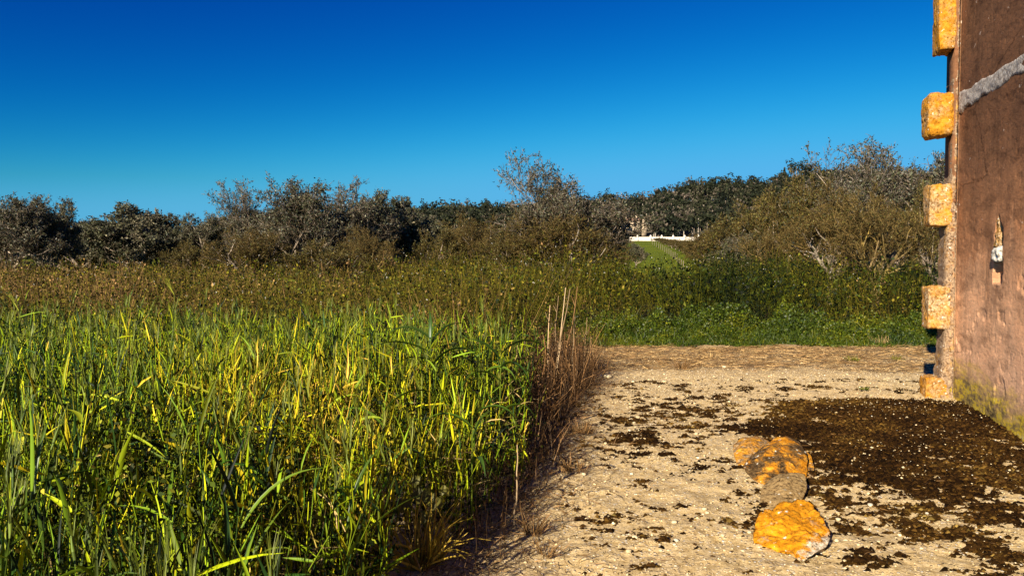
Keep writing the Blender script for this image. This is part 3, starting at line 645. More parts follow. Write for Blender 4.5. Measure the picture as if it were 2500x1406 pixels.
for i in range(3):
    V, Fq, c = tubes(stempt(np.full(NP, i / 3)), stempt(np.full(NP, (i + 1) / 3)), .0032 - .0005 * i, .0027 - .0005 * i)
    b.add(V, Fq, rep(np.clip(tint0 + .12 + .1 * rng.normal(size=NP), 0, 1), c), rep(rng.random(NP), c))
for j in range(6):
    t = np.clip(.16 + j * .15 + rng.normal(size=NP) * .06, .05, .97); P = stempt(t)
    az = az0 + j * 2.6 + rng.normal(size=NP) * .6; upr = rng.random(NP) < .42
    el = np.where(upr, R(74) + rng.normal(size=NP) * .16, R(36) + rng.normal(size=NP) * .5)
    bend = np.where(upr, .5 * rng.random(NP) ** 2, 1.3 * rng.random(NP) ** 2)
    Lf = np.interp(y, [1, 3, 5], [1.35, 1.25, 1]) * np.where(upr, .07 + .15 * rng.random(NP) ** 1.6, .06 + .13 * rng.random(NP) ** 1.4); wd = (.005 + .009 * rng.random(NP) ** 1.3) * np.interp(y, [1, 2.5, 4.5, 9], [1.45, 1.4, 1.05, 1.2])
    V, Fq, c, _ = ribbons(P, az, el, bend, Lf, wd, 4, fold=.3, roll=rng.normal(size=NP) * 1.3, tw=rng.normal(size=NP) * .5)
    tt = np.clip(tint0 + .10 + rng.normal(size=NP) * .10 + (rng.random(NP) < .05) * .4 - (rng.random(NP) < np.interp(y, [2, 4], [.24, .42])) * .34 + np.interp(y, [2, 4], [.10, 0]), 0, 1)  # random darker leaves: dark green blades, also painted shade for the gaps
    b.add(V, Fq, rep(tt, c), rep(rng.random(NP), c))
tag(b.build('wheat', M['wheat']), 'dense stand of green and yellowing wheat filling the left foreground', 'wheat', kind='stuff')
# ears with awns
k = np.where((rng.random(NP) < .13) & (y > 1.5))[0]; P = stempt(np.ones(NP))[k]; ne = len(k)
b = MB(); az = rng.normal(size=ne) * .7 + 2.4; lx = np.stack([np.cos(az) * .4, np.sin(az) * .4, np.ones(ne)], 1); lx /= np.linalg.norm(lx, axis=1, keepdims=True)
E = P + lx * .035; E2 = P + lx * .075
for A_, B_, ra, rb in ((P, E, .003, .0065), (E, E2, .0065, .003)):
    V, Fq, c = tubes(A_, B_, ra, rb, 4); b.add(V, Fq, rep(tint0[k], c), rep(rng.random(ne), c))
for j in range(12):
    st_ = P + lx * (.01 + .06 * j / 12)
    d = lx + rng.normal(size=(ne, 3)) * .16; el = np.arcsin(np.clip(d[:, 2] / np.linalg.norm(d, axis=1), -1, 1)); a_ = np.arctan2(d[:, 1], d[:, 0])
    V, Fq, c, _ = ribbons(st_, a_, el, .1, .085 + .03 * rng.random(ne), .0024 * np.interp(y[k], [1, 9], [1, 2.2]), 2, prof=[1, .7, .2], cross=2)
    b.add(V, Fq, rep(np.clip(tint0[k] + .2, 0, 1), c), rep(rng.random(ne), c))
tag(b.build('barley_ears', M['ear']), 'bristly green barley ears standing above the wheat', 'barley ears', kind='stuff')
# understorey leaves
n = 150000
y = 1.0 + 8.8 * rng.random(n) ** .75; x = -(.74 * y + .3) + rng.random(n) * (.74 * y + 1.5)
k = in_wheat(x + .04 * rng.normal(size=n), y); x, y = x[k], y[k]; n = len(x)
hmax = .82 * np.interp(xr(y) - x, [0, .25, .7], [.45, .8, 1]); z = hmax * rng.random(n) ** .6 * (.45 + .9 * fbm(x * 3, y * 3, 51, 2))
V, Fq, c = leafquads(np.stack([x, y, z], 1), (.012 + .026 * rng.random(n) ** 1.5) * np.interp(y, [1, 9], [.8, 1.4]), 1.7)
tn = np.clip(.34 + .55 * (fbm(x * 1.5, y * 1.5, 50, 3) - .4) + yellow(x, y) * .4 + rng.normal(size=n) * .16 - .34 * (rng.random(n) < .5), 0, 1)  # half the leaves darkened at random, shade under the wheat painted in
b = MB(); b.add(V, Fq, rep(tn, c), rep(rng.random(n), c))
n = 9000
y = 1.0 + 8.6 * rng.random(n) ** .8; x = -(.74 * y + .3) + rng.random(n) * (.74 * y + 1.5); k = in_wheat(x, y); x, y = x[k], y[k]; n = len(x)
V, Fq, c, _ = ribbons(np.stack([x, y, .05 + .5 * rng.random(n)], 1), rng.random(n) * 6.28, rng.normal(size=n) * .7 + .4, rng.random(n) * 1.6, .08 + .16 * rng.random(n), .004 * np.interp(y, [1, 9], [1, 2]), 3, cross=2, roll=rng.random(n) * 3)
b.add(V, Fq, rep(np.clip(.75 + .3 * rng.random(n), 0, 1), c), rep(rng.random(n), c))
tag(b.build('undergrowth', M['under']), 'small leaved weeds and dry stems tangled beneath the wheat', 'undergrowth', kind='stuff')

# ------------------------------------------------------------------ weed field between the wheat and the trees
def front(x): return np.where(x > 1.0, 14.6 + .9 * vnoise(x * .5, 0 * x, 3) + .5 * vnoise(x * 2.2, 0 * x, 4), np.where(x > -.1, 10.0 + 4.0 * sstep(-.1, 1.0, x), 8.2))
NW = 42000
y = 8.2 + (44 - 8.2) * rng.random(NW) ** 1.3; x = (rng.random(NW) * 2 - 1) * (.73 * y + .5)
k = (y > front(x) + .3 * rng.random(NW)) & ((rng.random(NW) < .8) | (y < 16)); x, y = x[k], y[k]; NW = len(x); print('weeds', NW)
brown = sstep(2.5, -4, x / y * 12) 
patch = fbm(x * .35, y * .25, 70, 4); cl_ = .5 * fbm(x * 1.7, y * 1.7, 75, 3) + .5 * fbm(x * .75, y * .75, 76, 3)
kc = rng.random(NW) < sstep(.34, .56, cl_) + .08; x, y, patch, cl_ = x[kc], y[kc], patch[kc], cl_[kc]; NW = len(x); brown = brown[kc]
H = (.56 + .5 * (patch - .35) + 2.0 * (cl_ - .45) + .3 * rng.random(NW)) * np.interp(y, [8, 11, 18, 30, 44], [.95, 1, 1.25, 1.35, 1.3]) * (1 + .12 * sstep(-.25, .1, x / y)) * (1 - .22 * sstep(.30, .45, x / y)) * (1 - .12 * sstep(-.35, -.5, x / y))
H = np.where(x > 1, H * np.interp(y - front(x), [0, .5, 1.6], [.5, .85, 1.05]), H)
H *= np.where((x > .8) & (x < 4) & (y < 19), 1.06, 1)
corr = np.exp(-(((x / y - .20) / .05) ** 4)) * sstep(18, 26, y); H *= 1 - .55 * corr
tint = np.clip(.20 + .75 * (fbm(x * .5, y * .35, 71, 3) - .38) + .30 * brown - .16 * np.exp(-(((x / y - .27) / .1) ** 2)) * (y < 20) + .06 * sstep(20, 30, y) * (x > 0) + rng.normal(size=NW) * .09, 0, 1)
az0 = rng.random(NW) * 6.28; lean = rng.normal(size=(NW, 2)) * .28
def wp(t): return np.stack([x + lean[:, 0] * H * t, y + lean[:, 1] * H * t, H * t], 1)
zg0 = zg(x, y)
far = np.interp(y, [8, 16, 35], [1, 1.5, 2.6])
b = MB(); off = np.stack([0 * x, 0 * y, zg0], 1)
V, Fq, c = tubes(wp(0) + off, wp(1.0) + off, .0028 * far, .0012 * far); b.add(V, Fq, rep(np.clip(tint + .25, 0, 1), c), rep(rng.random(NW), c))
for j in range(11):
    t = rng.random(NW) ** .55; Cn = wp(t) + off + rng.normal(size=(NW, 3)) * np.array([.09, .09, .05])
    Cn[:, 2] = np.maximum(Cn[:, 2], .02)
    V, Fq, c = leafquads(Cn, (.022 + .036 * rng.random(NW) ** 1.5) * far ** .9 * np.where((x > 1) & (y < 18), 1.35, 1), 1.6 + .9 * (j % 2), .0)
    b.add(V, Fq, rep(np.clip(tint + .12 + rng.normal(size=NW) * .11 + (.3 if j == 3 else 0) * rng.random(NW) - .38 * (rng.random(NW) < .5), 0, 1), c), rep(rng.random(NW), c))  # random half coloured dark to imitate shaded gaps among the weeds
for j in range(2):
    t = .4 + .5 * rng.random(NW); V, Fq, c, _ = ribbons(wp(t) + off, rng.random(NW) * 6.28, R(50) + rng.normal(size=NW) * .4, rng.normal(size=NW) * .5, .14 + .16 * rng.random(NW), .0035 * far, 2, prof=[1, .8, .2], cross=2)
    b.add(V, Fq, rep(np.clip(tint + .3 * rng.random(NW), 0, 1), c), rep(rng.random(NW), c))
tag(b.build('tall_weeds', M['weed']), 'tangled olive and brown tall weeds covering the field before the orchard', 'weeds', kind='stuff')
k = rng.random(NW) < np.where(x > 0, .036, .022); nf = k.sum(); top = wp(1.02)[k] + off[k]
Vs = []; b = MB()
for j in range(3):
    V, Fq, c = leafquads(top + rng.normal(size=(nf, 3)) * .01, .016 * far[k] ** .7, 1.1); b.add(V, Fq, rep(rng.random(nf), c), rep(rng.random(nf), c))
tag(b.build('wild_flowers', M['petal']), 'tiny white wild flowers dotted over the tall weeds', 'flowers', kind='stuff')

# low green strip along the back edge of the track
n = 80000
y = 12.35 + 3.4 * rng.random(n); x = .6 + 9.6 * rng.random(n)
edge = 12.55 + .5 * vnoise(x * 1.4, 0 * x, 81) + .25 * vnoise(x * 5, 0 * x, 82)
k = (y > edge) & (x < .74 * y + .3); x, y, edge = x[k], y[k], edge[k]; n = len(x)
hm = .05 + .62 * sstep(-.1, 2.0, y - edge) * np.clip(2.2 * fbm(x * 2.1, y * 1.6, 84, 3) - .62, .08, 1) ; z = hm * rng.random(n) ** .5
V, Fq, c = leafquads(np.stack([x, y, z], 1), .028 + .03 * rng.random(n), 1.4)
tn = np.clip(.35 + .8 * (fbm(x * 1.3, y * 1.3, 85, 3) - .45) + rng.normal(size=n) * .17, 0, 1)
b = MB(); b.add(V, Fq, rep(tn, c), rep(rng.random(n), c))
k = rng.random(n) < .22; nn = k.sum()
V, Fq, c, _ = ribbons(np.stack([x[k], y[k], .3 * z[k]], 1), rng.random(nn) * 6.28, R(72) + rng.normal(size=nn) * .25, .3 + rng.random(nn), (.10 + .2 * rng.random(nn)) * (.6 + 2 * hm[k]), .009, 3, cross=2, roll=rng.random(nn) * 3)
b.add(V, Fq, rep(tn[k], c), rep(rng.random(nn), c))
tag(b.build('grass', M['lowgrass']), 'low bright green clover and grass strip along the far edge of the track', 'grass', kind='stuff')

# meadow tufts under the trees
n = 15000; y = 29 + 50 * rng.random(n) ** 1.2; x = (rng.random(n) * 2 - 1) * (.72 * y)
V, Fq, c, _ = ribbons(np.stack([x, y, zg(x, y)], 1), rng.random(n) * 6.28, R(65) + rng.normal(size=n) * .3, .5 * rng.random(n), .15 + .22 * rng.random(n), .05 + .03 * rng.random(n), 2, prof=[1, .7, .1], cross=2, roll=rng.random(n) * 3)
tn = np.clip(.55 + rng.normal(size=n) * .2, 0, 1); b = MB(); b.add(V, Fq, rep(tn, c), rep(rng.random(n), c))
tag(b.build('meadow_grass', M['lowgrass']), 'green meadow grass growing under the orchard trees', 'meadow grass', kind='stuff')

# ------------------------------------------------------------------ straw and dead twigs
def litter(n, cx, fx, L0, L1, W, tints, name, label, mat, mask, up=.12, bend=1.0):
    x, y = fx(n); k = mask(x, y); x, y = x[k], y[k]; n = len(x)
    V, Fq, c, _ = ribbons(np.stack([x, y, np.maximum(trackz(x, y), 0) + .006 + .03 * rng.random(n)], 1), rng.random(n) * 6.28, rng.normal(size=n) * up, rng.normal(size=n) * .12, L0 + (L1 - L0) * rng.random(n),
                          W, 3, prof=[.8, 1, .8, .3], cross=2, roll=rng.random(n) * 1.2, tw=rng.normal(size=n) * bend)
    V[:, 2] = np.maximum(V[:, 2], .008 + trackz(V[:, 0], V[:, 1]) )
    b = MB(); b.add(V, Fq, rep(np.clip(tints[0] + (tints[1] - tints[0]) * rng.random(n), 0, 1), c), rep(rng.random(n), c))
    return tag(b.build(name, mat), label, 'litter', kind='stuff')
def straw_xy(n): return .5 + 7.5 * rng.random(n), 9.6 + 3.2 * rng.random(n)
litter(24000, 0, straw_xy, .05, .20, .0055, (.1, 1), 'straw', 'dry tan straw and stalks lying along the back of the track', M['straw'],
       lambda x, y: (rng.random(len(x)) < sstep(9.7, 10.3, y + .8 * (fbm(x * 1.2, y * 1.2, 90, 3) - .5)) * (.35 + fbm(x * 1.5, y * 2.5, 91, 3))))
def edge_xy(n):
    y = 2.8 + 7.6 * rng.random(n); return xr(y) + np.abs(rng.normal(size=n)) * .28 - .08 + .18 * vnoise(y * 2.5, 0 * y, 5), y
litter(7500, 0, edge_xy, .03, .13, .0042, (0, .5), 'dead_twigs', 'brown dead roots and twigs strewn along the edge of the wheat', M['straw'], lambda x, y: rng.random(len(x)) < .25 + 1.1 * fbm(x * 3, y * 2.2, 93, 3), up=.35, bend=1.4)
def all_xy(n): 
    y = 2.8 + 7 * rng.random(n); return xr(y) + 5 * rng.random(n), y
litter(2600, 0, all_xy, .015, .06, .0035, (0, .45), 'twig_litter', 'small dark twigs scattered over the gravel', M['straw'], lambda x, y: wall_side(x, y) > .1, up=.1)

# dark stems and dead growth at the border between the wheat and the track
n = 3600; y = 3.0 + 7.6 * rng.random(n) ** .55; x = xr(y) + .12 - (.40 + .42 * sstep(5.2, 8, y)) * rng.random(n) ** 1.3 + .09 * rng.normal(size=n) + .1 * vnoise(y * 3, 0 * y, 6)
hh_ = (.12 + .34 * rng.random(n)) * np.interp(y, [3, 6, 8, 10.6], [.7, .9, 1.5, 1.5])
V, Fq, c, _ = ribbons(np.stack([x, y, 0 * x], 1), rng.random(n) * 6.28, R(66) + rng.normal(size=n) * .45, rng.normal(size=n) * .8, hh_ * (.4 + rng.random(n)), .0045, 3, prof=[1, .9, .8, .4], cross=2, roll=rng.random(n) * 3)
b = MB(); b.add(V, Fq, rep(np.clip(-.1 + .75 * rng.random(n) ** 2, 0, 1), c), rep(rng.random(n), c))
n = 13000; y = 3.4 + 7.0 * rng.random(n) ** .5; x = xr(y) + .06 - (.30 + .42 * sstep(5.2, 8, y)) * rng.random(n) + .06 * rng.normal(size=n)
hz_ = np.interp(y, [3.4, 6, 8, 10.4], [.22, .35, .62, .6]) * (.4 + .9 * fbm(x * 3, y * 3, 66, 3)); z = hz_ * rng.random(n) ** .8
V, Fq, c = leafquads(np.stack([x, y, z], 1), .014 + .022 * rng.random(n) ** 2, 2.2); b.add(V, Fq, rep(np.clip(-.15 + .75 * rng.random(n) ** 1.6, 0, 1), c), rep(rng.random(n), c))
tag(b.build('dead_stems', M['stalk']), 'thin reddish brown dead stems along the edge of the wheat', 'dead stems', kind='stuff')

# individual dry stalks
def polytube(pts, r0, r1, sides=5):
    A_ = np.array([tuple(p_) for p_ in pts[:-1]]); B_ = np.array([tuple(p_) for p_ in pts[1:]]); n = len(A_)
    rr = np.linspace(r0, r1, n + 1); return tubes(A_, B_, rr[:-1], rr[1:], sides)
stalk_t = empty('dry_stalk_clump', gp(1370, 955), label='clump of tall bare reddish tan stalks at the wheat corner beside the track', cat='dry plant')
Bs = stalk_t.location.copy()
for (bx, by, tx, ty, tn) in [(1358, 950, 1380, 702, .95), (1348, 960, 1392, 705, .8), (1352, 925, 1362, 722, .75), (1335, 950, 1343, 745, .8), (1372, 930, 1408, 700, .55), (1395, 935, 1402, 770, .9), (1292, 900, 1270, 768, .9),
                             (1300, 940, 1312, 800, .4), (1325, 980, 1330, 820, .35), (1385, 960, 1376, 810, .4), (1412, 930, 1418, 850, .3), (1340, 985, 1348, 850, .3), (1400, 965, 1412, 860, .2), (1310, 985, 1280, 850, .5), (1362, 985, 1352, 880, .4), (1260, 900, 1248, 762, .75)]:
    A_ = gp(bx, by + 10 * random.random()); B_ = at(tx, ty, A_.y + random.uniform(-.15, .15)); pts = []
    for k in range(6):
        t = k / 5; q = A_.lerp(B_, t) + Vector((random.uniform(-1, 1), random.uniform(-1, 1), 0)) * .018 * (k > 0); pts.append(q - Bs)
    V, Fq, c = polytube(pts, .0075, .0045); mb = MB(); mb.add(V, Fq, tn, random.random())
    for k in range(4):
        q = pts[random.randint(2, 4)]; a_ = random.random() * 6.28; e = q + Vector((math.cos(a_) * .05, math.sin(a_) * .05, random.uniform(.04, .13)))
        V, Fq, c = polytube([q, e], .003, .0015, 3); mb.add(V, Fq, tn, random.random())
    mb.build('stalk', M['stalk'], stalk_t)
def lone_stalk(bx, by, tx, ty, label, tn=.7, fork=True):
    A_ = gp(bx, by); B_ = at(tx, ty, A_.y); pts = [A_.lerp(B_, k / 6) - A_ + Vector((random.uniform(-1, 1) * .008, 0, 0)) for k in range(7)]
    mb = MB(); mb.add(*polytube(pts, .006, .003)[:2], tn, .5)
    if fork:
        for dx in (-.05, .05): mb.add(*polytube([pts[4], pts[4] + Vector((dx, .01, .12))], .003, .0015, 3)[:2], tn, .5)
    o = mb.build('dry_stalk', M['stalk']); o.location = A_; tag(o, label, 'dry stalk')
lone_stalk(1424, 920, 1433, 775, 'single thin dry stalk standing on the gravel right of the stalk clump')
lone_stalk(1256, 1290, 1262, 1085, 'pale crooked dry stalk rising from the dead twigs at the wheat edge', .9, False)
lone_stalk(175, 820, 178, 748, 'short pale dry stalk among the wheat tops far left', .95, False) if False else None

def tuft(px, py, r, h, n, label, mat='straw', tn=(0, .5), z0=0, W=.004):
    P_ = gp(px, py); d = np.clip(rng.normal(size=(n, 2)), -1.6, 1.6) * r * .22
    V, Fq, c, _ = ribbons(np.stack([d[:, 0], d[:, 1], np.full(n, .01)], 1), np.arctan2(d[:, 1], d[:, 0]) + rng.normal(size=n) * .5, R(52) + rng.normal(size=n) * .35, rng.normal(size=n) * .8, h * (.5 + rng.random(n)), W, 4,
                          prof=[1, .9, .8, .6, .2], cross=2, roll=rng.random(n) * 3, tw=rng.normal(size=n) * .6)
    V[:, 2] = np.maximum(V[:, 2], .006); b = MB(); b.add(V, Fq, rep(tn[0] + (tn[1] - tn[0]) * rng.random(n), c), rep(rng.random(n), c))
    o = b.build('dead_tuft' if mat == 'straw' else 'grass_tuft', M[mat]); o.location = P_ + Vector((0, 0, .02)); return tag(o, label, 'tuft')
tuft(1665, 905, .22, .16, 110, 'dark brown dead tuft standing in the straw behind the white stones')
tuft(1300, 1315, .12, .12, 90, 'dead twig tuft on the gravel nearest the bottom edge')
tuft(1330, 1370, .10, .09, 50, 'small dead twig tuft at the bottom edge of the gravel')
tuft(1420, 1065, .22, .10, 170, 'broad low mat of dead brown roots beside the wheat shadow')
tuft(1400, 1160, .20, .09, 120, 'flat tangle of dead twigs below the mat of brown roots')
tuft(1735, 880, .10, .1, 50, 'pale dry grass tuft at the back of the straw', tn=(.5, 1))
tuft(2150, 845, .25, .14, 110, 'yellow dry grass tuft by the grass edge near the wall', tn=(.6, 1))
tuft(2080, 885, .16, .07, 70, 'low green grass tuft growing in the straw near the wall', 'lowgrass', (.5, 1), W=.008)
tuft(2190, 884, .14, .07, 60, 'small green grass tuft in the straw closest to the wall', 'lowgrass', (.5, 1), W=.008)
tuft(2110, 957, .12, .03, 60, 'flat patch of tiny green leaves on bare sand', 'lowgrass', (.3, .9), W=.008)
tuft(1025, 1400, .10, .28, 90, 'bright yellow withered grass tuft at the bottom of the wheat edge', 'yellow', (.2, 1), W=.010)
tuft(1060, 1385, .08, .20, 50, 'smaller pale yellow withered tuft beside the brighter one', 'yellow', (.4, 1), W=.007)

# broad leaved grass plants standing out of the wheat
def big_grass(px, py, Y, label, leaves, hgt, tn=.3, lw=.032):
    A_ = Vector((xat(px, Y), Y, 0)); t = empty('broad_leaved_grass', A_, label=label, cat='grass plant')
    pts = [Vector((.03 * k / 6 * math.sin(px), .02 * k / 6, hgt * k / 6)) for k in range(7)]
    mb = MB(); mb.add(*polytube(pts, .005, .003)[:2], .8, .5); mb.build('stem', M['reed'], t)
    for (f, az, el, bend, Ln) in leaves:
        q = pts[0].lerp(pts[6], f)
        V, Fq, c, _ = ribbons([tuple(q)], [R(az)], [R(el)], [R(bend)], [Ln], [lw], 9, prof=np.interp(np.linspace(0, 1, 10), [0, .2, .55, 1], [.5, 1, .9, .03]), fold=.3, roll=random.uniform(-.4, .4), tw=random.uniform(-.3, .3))
        mb = MB(); mb.add(V, Fq, tn + random.uniform(-.2, .25), random.random()); mb.build('leaf', M['reed'], t, smooth=True)
big_grass(1060, 0, 5.0, 'broad leaved dark grass plant arching left above the wheat edge', [(1, 160, 35, 110, .42), (.95, 30, 60, 100, .36), (.9, 185, 30, 60, .40), (.85, 200, 20, 90, .34), (.8, -10, 55, 110, .4), (.7, 150, 40, 80, .36), (.98, 95, 80, 60, .25)], .98, .12)
big_grass(1165, 0, 5.3, 'upright grass plant with one tall straight leaf behind the arching one', [(1, 20, 86, 8, .26), (.9, 170, 60, 120, .3), (.75, -20, 55, 140, .38), (.6, 200, 50, 120, .3)], .86, .35)
big_grass(1215, 0, 4.8, 'grass plant with long drooping blade hanging beside the dry stems', [(1, -10, 45, 125, .40), (.95, 170, 55, 70, .30), (.9, -60, 30, 130, .42), (.8, 200, 45, 150, .36), (.55, -30, 50, 130, .34)], .90, .25)
big_grass(1150, 0, 4.0, 'lower grass plant with curled blades at the front of the wheat edge', [(1, -15, 40, 140, .34), (.9, 165, 40, 120, .36), (.8, 60, 60, 90, .3), (.6, -70, 45, 120, .3)], .66, .3)
big_grass(930, 0, 3.7, 'grass plant with arching blades inside the wheat left of the edge', [(1, 15, 50, 110, .36), (.9, 160, 45, 90, .3), (.7, -30, 40, 130, .34)], .74, .3)
big_grass(560, 0, 2.4, 'near grass plant with long pale blades at the bottom of the wheat', [(1, 20, 60, 70, .34), (.85, 170, 50, 90, .3), (.7, -40, 55, 60, .36), (.6, 60, 70, 50, .36)], .62, .75, .018)
big_grass(830, 0, 2.7, 'near grass plant with stiff blades at the bottom centre of the wheat', [(1, 60, 75, 50, .34), (.8, 10, 50, 40, .36), (.6, 180, 55, 60, .3), (.7, -60, 60, 70, .3)], .52, .6, .02)
big_grass(60, 0, 2.3, 'near grass plant with upright blades in the bottom left corner', [(1, 100, 80, 40, .34), (.8, 30, 60, 70, .32), (.6, 190, 55, 70, .3)], .7, .6, .018)
# yellow crossed leaves in the middle of the wheat
def barley(px, Y, ztop, label, lean=(-.05, .0)):
    A_ = Vector((xat(px, Y) - lean[0], Y, 0)); t = empty('barley_plant', A_, label=label, cat='barley')
    pts = [Vector((lean[0] * (k / 6) ** 2, 0, ztop * k / 6)) for k in range(7)]
    mb = MB(); mb.add(*polytube(pts, .004, .0028)[:2], .6, .5); mb.build('stem', M['ear'], t)
    d = (pts[-1] - pts[-2]).normalized() + Vector((-.45, 0, 0)); d.normalize(); q = pts[-1]
    mb = MB(); mb.add(*polytube([q, q + d * .03, q + d * .075], .004, .007, 6)[:2], .9, .8)
    for k in range(16):
        e = d + Vector([random.gauss(0, .10) for _ in range(3)]); s_0 = q + d * (.01 + .06 * k / 16)
        mb.add(*polytube([s_0, s_0 + e * .06, s_0 + e * .11], .0012, .0004, 3)[:2], .8, .9)
    mb.build('ear', M['ear'], t)
    for (f, az, el, bend, Ln) in ((.75, 20, 60, 70, .22), (.55, 190, 60, 90, .26)):
        V, Fq, c, _ = ribbons([tuple(pts[0].lerp(pts[6], f))], [R(az)], [R(el)], [R(bend)], [Ln], [.014], 7); mb = MB(); mb.add(V, Fq, .5, .5); mb.build('leaf', M['wheat'], t)
barley(425, 6.4, 1.22, 'tallest barley stem whose bristly ear stands alone against the brown weeds')
barley(45, 5.8, 1.12, 'tall barley stem with drooping ear near the left edge')
barley(300, 5.2, .98, 'barley stem with bristly ear in the left part of the wheat')
barley(520, 3.9, .86, 'yellow eared barley stem in the yellow patch of wheat', (-.08, 0))
barley(100, 3.2, .78, 'yellowish barley stem with feathery ear low on the left', (-.02, 0))
# mallow plant
P_ = gp(1010, 1400); t = empty('mallow_plant', (P_.x, P_.y + .15, 0), label='mallow plant with broad lobed yellow green leaves at the foot of the wheat edge', cat='mallow')
for k, (dx, dy, z, r) in enumerate([(-.06, -.05, .30, .038), (.02, .02, .33, .05), (.09, .0, .30, .04), (-.12, .03, .26, .032), (.05, -.06, .24, .038), (-.02, .08, .38, .035), (.13, .05, .34, .028)]):
    V = [(0, 0, 0)]; n_ = 21
    for j in range(n_):
        a_ = 2 * math.pi * j / n_; rr = r * (1 + .16 * math.cos(5 * a_)) * (1 if j not in (10, 11) else .55); V.append((rr * math.cos(a_), rr * math.sin(a_), .25 * rr * math.sin(2.5 * a_)))
    Mx = Matrix.Rotation(random.uniform(.6, 1.3), 4, 'X') @ Matrix.Rotation(random.random() * 6, 4, 'Z'); V = [tuple(Matrix.Translation((dx, dy, z)) @ Mx @ Vector(v)) for v in V]
    mb = MB(); mb.add(V, [(0, j + 1, (j + 1) % n_ + 1) for j in range(n_)], random.random(), random.random()); mb.build('leaf', M['mallow'], t)
    mb = MB(); mb.add(*polytube([Vector((0, 0, 0)), Vector((dx * .5, dy * .5, z * .6)), Vector((dx, dy, z))], .003, .0015, 4)[:2], .2, .3); mb.build('leaf_stalk', M['mallow'], t)

# ------------------------------------------------------------------ orchard trees
def make_tree(seed, kind):
    """kind: dict(h, spread, nl leaves per twig, ...) ; unit tree about 5 m tall, returns three meshes"""
    rd = random.Random(seed); segs = {0: [], 1: []}; tips = []
    def wander(d, a): 
        v = Vector((rd.gauss(0, 1), rd.gauss(0, 1), rd.gauss(0, 1))); return (d + v * a).normalized()
    LEN = kind.get('len', [1.7, 1.15, .8, .5, .3]); NCH = kind.get('nch', [6, 6, 5, 4]); up = kind.get('up', .14)
    def grow(p, d, lv, r, sc_):
        L_ = LEN[lv] * sc_ * rd.uniform(.75, 1.2); ns = [5, 4, 3, 2, 2][lv]; pts = [p]; rr = [r]
        for i in range(ns):
            d = wander(d, .16 + .03 * lv); d = (d + Vector((0, 0, up * (1 if lv < 3 else .6)))).normalized(); p = p + d * (L_ / ns)
            if p.z < .35: p.z = .35 + rd.random() * .1
            pts.append(p); rr.append(r * (1 - .6 * (i + 1) / ns))
        bk = 0 if lv < 2 else 1
        for i in range(ns): segs[bk].append((pts[i], pts[i + 1], rr[i], rr[i + 1], rd.random()))
        if lv >= 3: tips.append((pts[0], pts[-1]))
        if lv < 4:
            n_ = NCH[lv]
            for k in range(n_):
                t_ = (k + .5 + rd.uniform(-.3, .3)) / n_; t_ = .22 + .78 * t_; f = t_ * ns; i = min(int(f), ns - 1); q = pts[i].lerp(pts[i + 1], f - i)
                ax = Vector((rd.gauss(0, 1), rd.gauss(0, 1), rd.gauss(0, 1))); ax -= ax.dot(d) * d; ax.normalize()
                an = rd.uniform(.45, 1.05); nd = (d * math.cos(an) + ax * math.sin(an)).normalized()
                grow(q, nd, lv + 1, max(rr[i] * .55, .0075), sc_ * (1 - .25 * t_))
    trunk_h = kind.get('trunk', .7); p = Vector((0, 0, -.1)); d = wander(Vector((kind.get('lean', 0), 0, 1)), .1)
    r0 = .115
    for i in range(3):
        q = p + d * ((trunk_h + .1) / 3); segs[0].append((p, q, r0 * (1.25 - .12 * i), r0 * (1.13 - .12 * i), rd.random())); p = q; d = wander(d, .12)
    nl = kind.get('limbs', 4); a0 = rd.random() * 6.28
    for k in range(nl):
        a_ = a0 + 2 * math.pi * k / nl + rd.uniform(-.3, .3); inc = rd.uniform(*kind.get('inc', (.45, .95)))
        grow(p, Vector((math.sin(inc) * math.cos(a_), math.sin(inc) * math.sin(a_), math.cos(inc))), 0, .078, 1)
    grow(p, Vector((.1, 0, 1)).normalized(), 0, .05, kind.get('top', 1.15))
    out = []
    for bk in (0, 1):
        S_ = segs[bk]; b = MB(); A_ = np.array([tuple(s[0]) for s in S_]); B_ = np.array([tuple(s[1]) for s in S_])
        ra = np.array([s[2] for s in S_]); rb = np.array([s[3] for s in S_]); t_ = np.array([s[4] for s in S_])
        V, Fq, c = tubes(A_, B_, ra, rb, 6 if bk == 0 else 3)
        tz = np.clip(t_ * .6 + .4 * (A_[:, 2] / 5), 0, 1); b.add(V, Fq, rep(tz, c), rep(rng.random(len(A_)), c)); out.append(b)
    A_ = np.array([tuple(t[0]) for t in tips]); B_ = np.array([tuple(t[1]) for t in tips]); hz = A_[:, 2] / A_[:, 2].max()
    n_ = kind['nl']; idx = np.repeat(np.arange(len(A_)), n_); pr = kind.get('top_leaf', 0); keep = rng.random(len(idx)) < (1 - pr) + pr * sstep(.25, .75, hz[idx]); idx = idx[keep]
    Cn = A_[idx] + (B_[idx] - A_[idx]) * rng.random(len(idx))[:, None] + rng.normal(size=(len(idx), 3)) * .035
    V, Fq, c = leafquads(Cn, kind.get('ls', .05) * (.7 + .6 * rng.random(len(idx))), 2.0)
    cl = fbm(Cn[:, 0] * 1.5 + seed, Cn[:, 2] * 1.5 + Cn[:, 1], 5, 2)
    b = MB(); b.add(V, Fq, rep(np.clip(cl + rng.normal(size=len(idx)) * .18, 0, 1), c), rep(rng.random(len(idx)), c)); out.append(b)
    return (out[0].mesh('trunk', M[kind.get('bark', 'bark')]), out[1].mesh('twigs', M[kind.get('twig', 'twig')]), out[2].mesh('foliage', M[kind['leaf']])), max(A_[:, 2].max(), 1), A_
